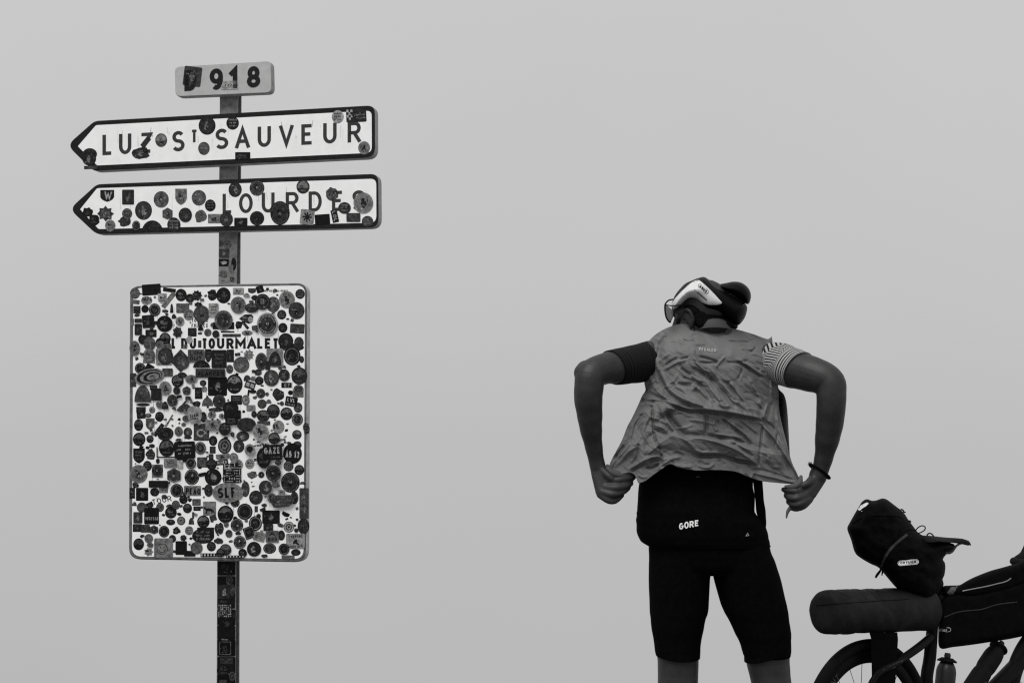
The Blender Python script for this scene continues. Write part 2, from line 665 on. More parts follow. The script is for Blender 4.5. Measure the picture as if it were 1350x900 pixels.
# knitted sleeve stripes (flat print) driven by the sleeve's own UV
def stripe_mat(name, dark, light, n, rough):
    m = bpy.data.materials.new(name)
    m.use_nodes = True
    t = m.node_tree
    b = t.nodes['Principled BSDF']
    b.inputs['Roughness'].default_value = rough
    b.inputs['Specular IOR Level'].default_value = 0.15
    uv = t.nodes.new('ShaderNodeUVMap')
    uv.uv_map = 'UVMap'
    sp = t.nodes.new('ShaderNodeSeparateXYZ')
    t.links.new(uv.outputs[0], sp.inputs[0])
    # maze near the shoulder: bands of the pattern turn, parallel rings near the cuff
    vo = t.nodes.new('ShaderNodeTexVoronoi')
    vo.inputs['Scale'].default_value = 5.0
    t.links.new(uv.outputs[0], vo.inputs['Vector'])
    dirn = t.nodes.new('ShaderNodeVectorMath')
    dirn.operation = 'DOT_PRODUCT'
    cs = t.nodes.new('ShaderNodeVectorMath')
    cs.operation = 'SUBTRACT'
    cs.inputs[1].default_value = (.5, .5, .5)
    t.links.new(vo.outputs['Color'], cs.inputs[0])
    t.links.new(cs.outputs[0], dirn.inputs[0])
    sc = t.nodes.new('ShaderNodeVectorMath')
    sc.operation = 'MULTIPLY'
    sc.inputs[1].default_value = (9.0, 2.2, 0)
    t.links.new(uv.outputs[0], sc.inputs[0])
    t.links.new(sc.outputs[0], dirn.inputs[1])
    edge = t.nodes.new('ShaderNodeMapRange')
    edge.inputs['From Min'].default_value = 0.74
    edge.inputs['From Max'].default_value = 0.78
    edge.inputs['To Min'].default_value = 1.0
    edge.inputs['To Max'].default_value = 0.0
    t.links.new(sp.outputs['Y'], edge.inputs['Value'])
    mul = t.nodes.new('ShaderNodeMath')
    mul.operation = 'MULTIPLY'
    t.links.new(dirn.outputs['Value'], mul.inputs[0])
    t.links.new(edge.outputs[0], mul.inputs[1])
    add = t.nodes.new('ShaderNodeMath')
    add.operation = 'ADD'
    t.links.new(sp.outputs['Y'], add.inputs[0])
    t.links.new(mul.outputs[0], add.inputs[1])
    k = t.nodes.new('ShaderNodeMath')
    k.operation = 'MULTIPLY'
    k.inputs[1].default_value = n * 2 * math.pi
    t.links.new(add.outputs[0], k.inputs[0])
    sn = t.nodes.new('ShaderNodeMath')
    sn.operation = 'SINE'
    t.links.new(k.outputs[0], sn.inputs[0])
    r = t.nodes.new('ShaderNodeMapRange')
    r.inputs['From Min'].default_value = -0.35
    r.inputs['From Max'].default_value = 0.15
    r.inputs['To Min'].default_value = dark
    r.inputs['To Max'].default_value = light
    t.links.new(sn.outputs[0], r.inputs['Value'])
    t.links.new(r.outputs[0], b.inputs['Base Color'])
    return m
M['sleeve_white'] = stripe_mat('black and white striped knit', 0.008, 0.34, 22, 0.8)
M['sleeve_black'] = stripe_mat('black ribbed knit', 0.003, 0.010, 18, 0.85)

# ------------------------------------------------------------------ ground: the top of the pass, falling away on all sides
_rw = at(1144, 970, 5.2)                                  # hub of the rear wheel; the ground meets both tyres
_fw = _rw + Vector((math.cos(rad(36)), math.sin(rad(36)), 0)) * 1.15
def gz(x, y):
    z = gz0(x, y)
    for w in (_rw, _fw):
        d2 = (x - w.x) ** 2 + (y - w.y) ** 2
        if d2 < 2.5:
            z += (w.z - 0.343 - gz0(w.x, w.y)) * math.exp(-d2 / .2)
    return z
def gz0(x, y):
    r = math.hypot(x, y - 4.0)
    z = -0.45 * 6.0 * (math.sqrt(1 + (r / 6.0) ** 2) - 1)
    if r < 60:
        z += 0.02 * noise.noise(Vector((x * .9, y * .9, 3))) * min(1, r / 3)
    else:
        z += noise.noise(Vector((x * .004, y * .004, 8))) * min(40, (r - 60) * .08)
    return z
def terrain():
    vs, fs = [Vector((0, 4.0, gz(0, 4.0)))], []
    rr = [0.12 * i for i in range(1, 31)] + [3.6 * 1.16 ** i for i in range(1, 50)]
    n = 96
    for r in rr:
        for k in range(n):
            a = 2 * math.pi * k / n
            x, y = r * math.cos(a), 4.0 + r * math.sin(a)
            vs.append(Vector((x, y, gz(x, y))))
    for k in range(n):
        fs.append((0, 1 + k, 1 + (k + 1) % n))
    for i in range(len(rr) - 1):
        for k in range(n):
            k2 = (k + 1) % n
            fs.append((1 + i * n + k, 1 + (i + 1) * n + k, 1 + (i + 1) * n + k2, 1 + i * n + k2))
    g = obj('ground', vs, fs, M['ground'], origin=Vector((0, 0, 0)))
    g['kind'] = 'structure'
terrain()
# ================================================================== SIGNPOST
SGA = rad(11.7)
SGP = at(300, 450, 7.8)
SGN = Vector((-math.sin(SGA), -math.cos(SGA), 0))
def sp(px, py, off=0.0):
    return on_plane(px, py, SGP + SGN * off, SGN)

def round_poly(pts, rs, n=5):
    o = []
    k = len(pts)
    for i in range(k):
        p = Vector(pts[i])
        a, b = Vector(pts[i - 1]), Vector(pts[(i + 1) % k])
        r = rs[i]
        if r <= 0:
            o.append(tuple(p))
            continue
        da, db = (a - p), (b - p)
        la, lb = min(r, da.length * .48), min(r, db.length * .48)
        s0, s1 = p + da.normalized() * la, p + db.normalized() * lb
        for q in range(n + 1):
            t = q / n
            o.append(tuple((1 - t) ** 2 * s0 + 2 * t * (1 - t) * p + t * t * s1))
    return o

def offset_poly(poly, d):
    n = len(poly)
    area = sum(poly[i][0] * poly[(i + 1) % n][1] - poly[(i + 1) % n][0] * poly[i][1] for i in range(n))
    s = 1 if area > 0 else -1
    o = []
    for i in range(n):
        a, p, b = Vector(poly[i - 1]), Vector(poly[i]), Vector(poly[(i + 1) % n])
        d0, d1 = (p - a).normalized(), (b - p).normalized()
        n0, n1 = Vector((-d0.y, d0.x)) * s, Vector((-d1.y, d1.x)) * s
        m = (n0 + n1)
        m = m.normalized() if m.length > 1e-6 else n0
        o.append(tuple(p + m * d / max(.5, m.dot(n0))))
    return o

def sign_box(name, poly, T, front_m, side_m, parent, lip=1.2, back_m=None):
    """pressed sign case: flat face, rolled edge, side wall, closed back. poly in pixels, clockwise or not."""
    mb = MB()
    levels = [(offset_poly(poly, lip), 0.0), (offset_poly(poly, lip * .35), -0.0035), (poly, -0.010),
              (poly, -(T - 0.010)), (offset_poly(poly, lip), -T)]
    n = len(poly)
    vs = []
    for pl, off in levels:
        vs += [sp(x, y, off) if off == 0 or True else None for x, y in pl]
    # keep the true section behind the front: walls run straight back from the outline
    base = [sp(x, y, 0) for x, y in poly]
    for li in (2, 3):
        for i in range(n):
            vs[li * n + i] = base[i] + SGN * levels[li][1]
    b4 = [sp(x, y, 0) for x, y in levels[4][0]]
    for i in range(n):
        vs[4 * n + i] = b4[i] - SGN * T
    area = sum(poly[i][0] * poly[(i + 1) % n][1] - poly[(i + 1) % n][0] * poly[i][1] for i in range(n))
    ff = tuple(range(n)) if area < 0 else tuple(range(n - 1, -1, -1))
    mb.add(vs, [ff], 0)
    fs, mi = [], []
    for li in range(4):
        for i in range(n):
            j = (i + 1) % n
            q = (li * n + i, li * n + j, (li + 1) * n + j, (li + 1) * n + i)
            if area < 0:
                q = q[::-1]
            mb.f.append(q)
            mb.mi.append(0 if li == 0 else 1)
    mb.f.append(tuple(4 * n + i for i in (ff[::-1])))
    mb.mi.append(1)
    o = mb.build(name, [front_m, side_m], parent, smooth=False)
    return o

def flat(name, polys, off, m, parent, dz=0.00012, skirt=0.0):
    """flat print: list of pixel polygons laid on the sign face"""
    mb = MB()
    for item in polys:
        li, poly = item if isinstance(item[0], int) else (0, item)
        n = len(poly)
        area = sum(poly[i][0] * poly[(i + 1) % n][1] - poly[(i + 1) % n][0] * poly[i][1] for i in range(n))
        p2 = list(poly) if area < 0 else list(poly)[::-1]
        mb.add([sp(x, y, off + li * dz) for x, y in p2], [tuple(range(n))])
    return mb.build(name, m, parent, smooth=False)

signpost = thing('signpost', 'tall road signpost with two left pointing arrows and a panel smothered in stickers', 'signpost',
                 Vector((sp(299, 600).x, sp(299, 600).y + 0.09, gz(sp(299, 600).x, sp(299, 600).y + 0.09))))
# ---- pole: rolled steel I section
def pole():
    mb = MB()
    xt = [(290.0, 313.6, 108.0), (288.2, 312.0, 345.0), (285.6, 310.4, 900.0)]
    zb = signpost.location.z
    def sect(px0, px1, py, z=None):
        a, b = sp(px0, py, -0.066), sp(px1, py, -0.066)
        if z is not None:
            d = (z - a.z)
            a = Vector((a.x, a.y, z)); b = Vector((b.x, b.y, z))
        t = (b - a)
        tn = t.normalized()
        w = t.length
        tf, dp, tw = 0.008, 0.055, 0.008
        prof = [(0, 0), (w, 0), (w, tf), (w / 2 + tw, tf), (w / 2 + tw, dp - tf), (w, dp - tf), (w, dp), (0, dp), (0, dp - tf),
                (w / 2 - tw, dp - tf), (w / 2 - tw, tf), (0, tf)]
        return [a + tn * u - SGN * v for u, v in prof]
    rows = [sect(*q) for q in xt] + [sect(284.6, 309.7, 1000, zb - 0.3)]
    n = 12
    vs = [v for r in rows for v in r]
    fs = []
    for i in range(len(rows) - 1):
        for k in range(n):
            k2 = (k + 1) % n
            fs.append((i * n + k, i * n + k2, (i + 1) * n + k2, (i + 1) * n + k))
    fs.append(tuple(range(n - 1, -1, -1)))
    mb.add(vs, fs)
    return mb.build('pole', M['galv'], signpost, smooth=False)
POLE = pole()

# ---- route number plate
pl = round_poly([(230, 87.5), (357.5, 79.8), (358.5, 122.6), (231, 128)], [8, 8, 8, 8])
PLATE = sign_box('route_plate', pl, 0.055, M['sign_grey'], M['sign_side'], signpost, 1.0)
def letters(parent, items, w, m, off=0.0016):
    for ch, x0, x1, yb, yt, *s in items:
        flat('letter', glyph_polys(ch, x0, x1, yb, yt, s[1] if len(s) > 1 else w, s[0] if s else 0), off, m, parent)
letters(PLATE, [('D', 243, 259, 120.3, 93.3, -.06), ('9', 276, 294, 119, 91, -.06), ('1', 302, 314, 117, 89.7, -.06), ('8', 325.4, 343, 116, 88, -.06)], 6.0, M['letter'])

# ---- arrow signs
def arrow(poly, rs, face, frs, lift=0.0012):
    a = sign_box('direction_arrow', round_poly(poly, rs), 0.065, M['sign_black'], M['sign_side'], signpost, 1.0)
    f = flat('face_panel', [round_poly(face, frs)], lift, M['sign_white'], a)
    return a
ARROW1 = arrow([(88, 191.5), (124.5, 159.3), (494.5, 138.6), (494.8, 207.6), (122.5, 225.6)], [12, 6, 11, 13, 7],
               [(102.6, 193), (126.5, 165.2), (490, 146), (490.2, 201.6), (128, 218.2)], [1, 2, 7, 8, 2])
def a1(ch, x0, x1):
    f = (x0 - 135) / 323.0
    return (ch, x0, x1, 204.9 - 16.7 * f, 178.0 - 17 * f, -.052)
letters(ARROW1, [a1('L', 135, 149), a1('U', 156.8, 173.2), a1('Z', 184, 200.5), a1('-', 204, 219), a1('S', 226.6, 243.4), a1('S', 283.6, 301),
                 a1('A', 310, 329.4), a1('U', 339.6, 357.2), a1('V', 368, 387), a1('E', 397.2, 413.2), a1('U', 426, 443.8), a1('R', 458.2, 475.6),
                 ('T', 251.3, 260.8, 188, 171.3, -.052, 3.4)], 4.7, M['letter_grey'])
ARROW2 = arrow([(91, 275.6), (127.6, 242.6), (499, 228.8), (499.6, 300), (126.5, 308.8)], [12, 6, 11, 13, 7],
               [(105.6, 276), (128, 248.2), (496, 235.6), (496.2, 293.6), (130, 302)], [1, 2, 8, 9, 2])
def a2(ch, x0, x1):
    f = (x0 - 293) / 190.0
    return (ch, x0, x1, 281.8 - 4.5 * f, 255.6 - 5 * f, -.026)
letters(ARROW2, [a2('L', 293.4, 307), a2('O', 315, 333.2), a2('U', 345, 362), a2('R', 376.6, 393.6), a2('D', 406.8, 424.2), a2('E', 437.6, 453), a2('S', 464, 482)],
        4.4, M['letter_grey'])

# ---- name panel
PANEL = sign_box('name_panel', round_poly([(171.2, 376.6), (405.2, 372.6), (403.6, 741), (169.6, 737)], [14, 14, 16, 16], 6), 0.058,
                 M['panel_frame'], M['panel_side'], signpost, 1.3)
flat('face_panel', [round_poly([(175.8, 379.6), (402.2, 376.2), (400.2, 736.4), (174, 733)], [11, 11, 13, 13], 6)], 0.0012, M['sign_white'], PANEL)
pn = []
for ch, x0, x1 in [('C', 205, 214), ('O', 215.5, 224.5), ('L', 226, 232.6), ('D', 238.7, 247), ('U', 250, 258.6), ('T', 265.4, 274), ('O', 274.8, 283.6),
                   ('U', 286, 295.7), ('R', 298.4, 308), ('M', 310, 324), ('A', 325.6, 338), ('L', 339, 347.6), ('E', 349, 358), ('T', 358.6, 368)]:
    pn.append((ch, x0, x1, 459.6, 445.6, 0))
letters(PANEL, pn, 3.5, M['letter'])

# ---- stickers: tile, then one sticker per line: shape cx cy w h tone [rot] [style]
TILES = {'A': (160, 365, 9.471), 'B': (280, 365, 9.471), 'C': (160, 450, 9.471), 'D': (280, 450, 9.471), 'E': (160, 540, 9.471), 'F': (280, 540, 9.471),
         'G': (160, 625, 6.664), 'H': (280, 625, 6.664), 'J': (80, 70, 6.0), 'K': (290, 70, 6.0), 'L': (80, 210, 6.0), 'M': (290, 210, 6.0),
         'N': (240, 730, 5.29), 'O': (275, 300, 11.25)}
PANEL_ST = '''
A
c 170 205 125 140 85
r 375 160 235 140 22 -4 plain
r 600 165 160 50 30 8 plain
r 590 290 60 230 110 38 plain
s 510 270 110 130 150
c 315 295 140 110 140 0 marks
r 195 410 90 95 40
c 295 400 95 100 25 0 plain
c 415 410 145 160 28 0 ring
c 745 225 140 155 28
c 855 265 110 110 25
t 945 230 130 140 30
r 1005 285 50 35 110
b 1135 220 140 160 30
c 1275 230 180 200 22
r 765 390 160 120 90 0 marks
c 840 470 130 140 120 0 bars
d 628 390 40 115 20
b 545 425 90 45 40
t 960 345 110 70 25
c 1000 460 200 210 60 0 badge
r 1150 415 120 170 150
c 730 555 110 120 140 0 figure
r 335 555 150 160 25 -5
c 540 585 200 205 22
r 135 565 50 90 110
r 210 655 90 140 35
r 210 545 90 50 40
r 370 705 140 95 30
c 545 770 145 150 25
t 700 690 130 150 35
r 885 690 110 110 35
b 980 705 70 40 60
r 1275 610 270 90 25 0 plain
c 1275 540 225 250 105 0 badge
c 265 780 110 120 28
c 350 830 150 170 75
c 165 890 130 190 100 0 figure
c 1080 695 95 100 95
c 482 850 95 110 100
r 565 868 110 66 95 -3
b 850 790 95 110 150 0 plain
b 795 870 70 60 110
r 978 838 42 90 60
c 1178 712 88 95 28
B
r 325 180 140 90 150 0 marks
c 320 350 190 210 105 0 figure
s 495 175 100 65 60
b 520 260 90 80 30
c 490 385 170 120 40
c 760 345 170 200 80
c 625 310 190 200 32 0 ring
c 930 285 200 220 135 0 figure
c 1095 213 120 125 40
c 1050 420 200 215 38 0 badge
c 865 470 115 120 30
c 685 590 260 290 150 0 plain
c 685 590 222 244 38 0 badge
c 880 635 115 125 25
r 1060 645 180 120 60 3 figure
b 330 600 110 110 25
r 410 600 35 120 25 -40 bars
b 430 520 200 130 28
c 475 530 60 70 160 0 plain
r 190 685 170 22 40 0 plain
r 240 730 230 40 60 0 plain
c 435 700 140 70 130 0 figure
c 990 880 310 100 35
c 915 800 190 200 28
c 1080 820 120 145 45
C
d 345 200 155 150 115
c 345 170 150 160 105
r 530 190 200 210 130
c 550 185 190 220 45 0 figure
k 740 240 270 290 50
c 760 260 170 180 60 0 figure
r 935 180 210 160 80 0 plain
s 1085 180 80 170 30
r 1220 220 190 230 32 0 bars
d 1000 280 210 90 28
c 235 335 135 140 22
r 350 330 100 90 22 30 plain
r 575 385 130 100 70
r 145 480 80 170 60
c 350 440 380 200 125 -13 stripes
c 700 490 150 155 22
b 760 420 120 80 30
c 870 470 150 110 120 0 figure
r 1200 560 240 240 18 0 figure
r 1110 395 370 110 52 0 plain
c 1020 520 85 80 50
c 545 580 150 170 125 0 figure
c 690 612 90 100 25
b 812 612 115 130 55
r 965 645 95 145 26
d 265 650 205 210 62
r 435 660 130 150 35 0 plain
r 400 575 90 60 30
c 635 735 130 150 38 0 badge
c 475 785 90 100 110 0 marks
d 545 795 80 95 28
c 270 790 170 40 40 0 plain
s 245 870 120 110 30
c 385 855 80 85 120
b 780 825 190 110 60 -20
r 760 800 25 180 60 40 plain
b 940 780 110 90 35
d 1075 750 140 110 85
c 1220 745 160 175 32 0 badge
c 1180 850 190 50 35
c 910 870 180 130 140 0 marks
D
c 1115 225 60 90 35
c 995 180 210 235 26 0 ring
r 780 205 210 235 130 0 plain
d 780 215 165 180 40
t 455 170 140 150 135
r 225 180 90 160 35
c 610 250 150 220 35 0 badge
r 690 300 60 110 40 0 plain
c 215 345 90 110 60
c 360 290 200 200 80 0 figure
c 275 530 205 245 26 0 half
c 570 385 90 80 45
c 585 490 110 110 22 0 bars
c 735 455 190 205 58 0 figure
c 895 420 140 150 40 0 figure
r 1070 655 140 90 110
c 1075 600 130 120 50 0 ring
c 1085 430 200 220 42 0 half
r 925 545 130 65 25 0 plain
b 825 665 160 170 38
c 1070 825 110 130 70
r 985 750 150 120 24 10 plain
r 470 545 130 90 30 18 sign
r 450 640 22 80 30 8 plain
c 605 650 115 125 40 0 badge
c 620 780 115 120 60 0 figure
r 300 730 140 120 35 0 bars
c 415 730 100 130 140
c 225 830 200 170 25
r 480 830 110 75 120 0 plain
c 635 900 150 90 40
c 760 870 165 180 36 0 half
c 925 900 155 160 28
E
r 245 50 110 120 30 -5
c 475 85 110 125 22
c 215 190 115 150 26
s 360 180 110 150 85 0 figure
c 222 368 158 170 20
c 358 365 92 100 26
r 600 130 18 160 110 30 plain
r 465 250 50 180 28 38 bars
c 550 300 200 160 24 -15
c 565 475 195 215 20
c 715 270 105 125 105 0 figure
b 830 345 120 50 40
c 830 280 110 120 50 0 figure
c 1025 90 75 130 25
c 800 110 80 80 60
c 915 75 180 185 140 0 plain
t 1130 60 110 120 115
b 1250 80 80 80 130
r 1000 280 195 215 62 0 plain
r 1145 190 190 130 120 0 figure
c 1290 240 145 165 34 0 bars
c 1145 385 105 125 22
r 790 500 260 210 20 -2 bars
r 770 620 150 60 22 3 plain
c 865 665 130 140 26 0 ring
c 985 475 135 155 45 0 ring
c 1290 450 170 200 34 0 target
r 1140 500 75 90 50
r 1120 585 60 70 35
s 220 575 145 190 24
b 365 560 145 155 42
r 560 590 240 14 25 0 plain
r 445 530 14 130 25 0 plain
c 455 640 50 70 30
c 325 700 110 130 28
r 610 665 160 110 115 0 bars
r 730 680 70 100 160 0 plain
c 215 800 225 230 112 0 figure
r 450 765 140 170 115 0 plain
c 450 758 140 150 24
h 655 815 165 180 40 0 badge
r 1010 655 130 130 62 0 badge
c 1125 680 130 140 24
c 880 840 185 200 24 0 badge
c 1145 840 210 210 20 0 figure
F
r 250 60 210 110 22 0 plain
r 240 140 160 100 22 0 bars
b 250 310 60 80 40
c 380 330 165 130 58 0 figure
c 425 185 240 175 46 0 plain
c 330 455 140 160 45 0 figure
c 635 75 160 150 38 0 half
c 520 55 70 80 22
r 640 165 160 50 70 0 plain
c 600 270 200 200 142 0 figure
c 825 215 150 170 132 0 plain
r 600 440 200 22 30 -10 dash
r 870 375 90 26 30 -5 dash
c 770 355 145 150 32 0 half
c 1060 120 140 150 34 0 ring
c 1055 310 120 120 34 0 half
b 1172 230 95 170 40
c 640 600 180 260 24
r 750 530 240 190 20 0 plain
c 1060 440 110 100 30
c 1000 545 235 260 22 0 plain
c 465 500 130 150 140 0 figure
c 465 490 80 75 25 0 plain
r 120 655 150 60 25 -8 plain
s 130 590 170 80 110 -6
c 467 675 120 130 140 0 marks
c 265 590 110 110 125
c 300 680 160 140 130 0 figure
r 245 790 225 240 20 0 maze
b 500 815 150 110 85
c 610 810 80 85 25 0 badge
c 760 790 190 205 24 0 badge
c 820 660 80 70 45
c 950 700 125 130 28 0 target
c 1085 750 125 130 25
G
r 95 165 50 95 30
r 182 175 108 115 20
r 370 120 80 90 120
r 325 85 170 60 24 0 plain
c 292 155 80 75 22
c 487 142 115 120 22
r 625 145 150 90 112 0 plain
c 545 220 75 80 22
c 580 297 80 85 25
c 435 335 105 105 28 0 marks
c 478 268 72 80 34 0 target
c 340 290 70 80 34 0 target
t 378 198 60 50 60
r 660 245 75 60 80 0 figure
r 665 300 65 40 30
r 775 300 115 125 118 0 plain
c 180 290 90 90 70
r 145 380 80 100 50 0 figure
r 140 470 80 70 35 0 figure
r 265 365 130 145 18 0 plain
r 210 475 80 70 60
h 285 485 75 80 38 0 badge
c 375 502 95 105 24 0 ring
c 433 420 80 55 25
c 525 407 75 80 108 0 ring
d 615 410 50 60 50
r 630 360 18 60 50 0 plain
b 485 495 75 75 28
c 595 493 75 80 118
r 740 500 150 70 35
c 718 540 195 135 27
c 720 415 110 112 25 0 half
c 448 565 65 70 30
t 545 558 65 60 28
c 240 562 75 80 88 0 ring
c 152 613 95 105 20
t 240 680 85 80 125
r 370 645 165 170 118 0 plain
r 525 645 100 120 20 0 plain
r 600 695 100 50 22 0 plain
c 660 645 105 110 80 0 figure
c 790 632 80 85 32 0 bars
r 775 708 160 32 22 0 dash
c 870 685 65 75 25
c 765 140 75 110 30
H
c 290 130 75 140 70
c 200 250 80 80 38 0 ring
c 135 160 275 175 122 0 plain
c 115 350 140 155 22 0 half
c 285 327 135 145 26
c 382 203 120 125 40 0 figure
c 465 115 115 125 45 0 figure
b 555 90 90 70 85
c 685 70 165 180 30 0 badge
c 720 205 70 110 35 0 ring
c 525 210 80 90 38 0 ring
b 610 235 230 140 58 0 bars
r 610 160 60 50 130
b 455 270 55 35 35
r 385 305 30 55 50
r 515 375 155 120 24 0 figure
r 805 255 82 270 62 0 bars
c 672 462 95 100 100 0 target
c 800 455 105 140 34
c 377 430 115 130 28 0 ring
c 405 365 40 40 25
c 215 445 110 120 34 0 badge
b 60 475 90 110 42
r 325 510 95 105 28 -20 ring
r 412 545 100 80 118 14
r 490 465 85 60 35
c 605 535 65 90 28
r 525 545 115 105 88 0 plain
r 730 585 165 130 140 0 plain
c 733 685 85 60 25
c 145 520 62 70 70
b 55 585 95 60 35
c 240 595 110 115 42 0 badge
c 365 655 125 130 26 0 figure
c 503 650 115 95 40 0 ring
c 628 655 95 100 22
c 115 660 100 100 35 0 half
c 265 690 75 75 22
c 70 690 75 75 22
r 200 722 160 22 22 0 dash
r 665 725 115 30 100
b 455 715 60 35 40
r 180 745 150 22 90 0 marks
'''
ARROW1_ST = '''
J
c 230 800 115 95 40 0 plain
c 225 835 110 112 32 0 figure
c 795 690 95 110 82 0 half
b 635 790 150 110 45
r 672 705 40 90 50 38 plain
c 1158 575 135 145 36 0 figure
c 1133 755 92 105 78 0 bars
r 240 905 110 28 60 -2 marks
K
c 100 555 100 105 34 0 bars
r 180 815 120 62 24
c 932 505 95 105 150 0 bars
r 1078 495 160 105 40 -3 checker
c 1140 750 95 105 122 0 figure
'''
ARROW2_ST = '''
L
s 368 290 110 95 30
r 533 300 95 120 42 0 figure
t 355 430 135 125 55
b 505 490 110 90 52
c 525 430 80 85 66 0 ring
c 655 405 135 150 46 0 figure
c 597 525 65 80 34 0 ring
c 392 525 82 95 120 0 marks
d 725 530 170 95 34
c 795 318 120 132 72 0 badge
s 952 298 92 130 108
c 1093 305 115 125 85 0 half
h 845 430 80 95 68 0 badge
c 895 517 105 115 44 0 bars
c 985 440 105 115 38 0 figure
b 1108 450 105 120 80
c 1183 365 85 95 26
r 1220 470 110 75 116 0 figure
b 215 420 95 90 24
b 265 480 95 90 24
M
c 50 475 105 115 44 0 figure
c 120 240 105 120 38 0 figure
c 293 228 118 125 44 0 badge
r 165 495 105 65 28
c 293 467 115 115 20
c 475 425 155 190 32 0 badge
c 657 218 105 110 48 0 half
r 690 457 110 120 132 6 flake
r 810 475 120 80 20 -4 plain
b 885 275 115 125 75
r 908 450 50 100 30 -12 plain
c 985 385 100 92 48 0 bars
r 1055 460 110 70 58 0 bars
c 1133 345 155 165 128 0 figure
c 1167 490 92 85 70 0 bars
'''
PLATE_ST = '''
J
r 1042 185 140 155 60 7 figure
K
r 75 255 135 70 158 -2 scrawl
'''
POLE_ST = '''
O
c 185 240 70 100 100
c 275 250 125 130 120 0 ring
r 230 380 150 130 62 0 figure
r 225 520 150 110 22
b 225 520 110 60 165
c 372 540 75 190 22 0 plain
r 330 640 70 180 105 0 plain
b 215 690 150 130 80
r 350 765 80 80 110 0 badge
r 225 790 140 40 120 0 marks
N
r 309 100 124 96 18 0 marks
r 309 205 126 104 12 0 plain
r 308 322 124 112 20 1 plain
r 309 440 126 110 13 0 plain
r 308 545 124 96 17 -1 plain
r 309 650 126 118 11 0 plain
r 309 772 126 116 19 0 plain
r 308 872 126 70 12 0 plain
r 300 95 80 60 22
c 330 180 50 80 40 0 ring
r 290 262 85 100 42 0 figure
c 352 250 36 90 52
r 290 332 80 30 26
r 297 395 95 90 45 0 maze
r 360 425 28 60 24
r 310 480 100 80 14
r 300 598 98 40 14 0 marks
r 300 655 98 110 14 0 ring
r 310 742 90 46 45
c 285 810 85 90 18
c 350 850 44 70 40 0 ring
r 285 888 50 26 55
'''
def shape_px(kind, cx, cy, w, h, rot, rnd, k=1.0):
    w, h = w * k, h * k
    P = []
    if kind == 'c':
        n = 22 if max(w, h) > 11 else 16
        P = [(w / 2 * math.cos(2 * math.pi * i / n), h / 2 * math.sin(2 * math.pi * i / n)) for i in range(n)]
    elif kind == 'r':
        c = min(w, h) * .06
        P = [(-w / 2 + c, -h / 2), (w / 2 - c, -h / 2), (w / 2, -h / 2 + c), (w / 2, h / 2 - c), (w / 2 - c, h / 2), (-w / 2 + c, h / 2), (-w / 2, h / 2 - c), (-w / 2, -h / 2 + c)]
    elif kind == 's':
        P = [(-w / 2, -h / 2), (w / 2, -h / 2), (w / 2, h * .1), (w * .38, h * .3), (w * .18, h * .43), (0, h / 2), (-w * .18, h * .43), (-w * .38, h * .3), (-w / 2, h * .1)]
    elif kind == 'h':
        P = [(0, -h / 2), (w / 2, -h * .26), (w / 2, h * .3), (0, h / 2), (-w / 2, h * .3), (-w / 2, -h * .26)]
    elif kind == 'k':
        P = [(0, -h / 2), (w / 2, 0), (0, h / 2), (-w / 2, 0)]
    elif kind == 'd':
        P = [(w / 2 * math.cos(math.pi + math.pi * i / 12), h * .5 + h * math.sin(math.pi + math.pi * i / 12)) for i in range(13)]
    elif kind == 't':
        n = rnd.choice([7, 8, 9, 11])
        for i in range(2 * n):
            q = 1.0 if i % 2 == 0 else rnd.uniform(.68, .8)
            P.append((w / 2 * q * math.cos(math.pi * i / n), h / 2 * q * math.sin(math.pi * i / n)))
    else:
        n = 14
        for i in range(n):
            q = rnd.uniform(.72, 1.04)
            P.append((w / 2 * q * math.cos(2 * math.pi * i / n), h / 2 * q * math.sin(2 * math.pi * i / n)))
    c_, s_ = math.cos(rad(rot)), math.sin(rad(rot))
    return [(cx + x * c_ - y * s_, cy + x * s_ + y * c_) for x, y in P]

def rel(cx, cy, w, h, rot, pts):
    c_, s_ = math.cos(rad(rot)), math.sin(rad(rot))
    return [(cx + (x * w / 2) * c_ - (y * h / 2) * s_, cy + (x * w / 2) * s_ + (y * h / 2) * c_) for x, y in pts]

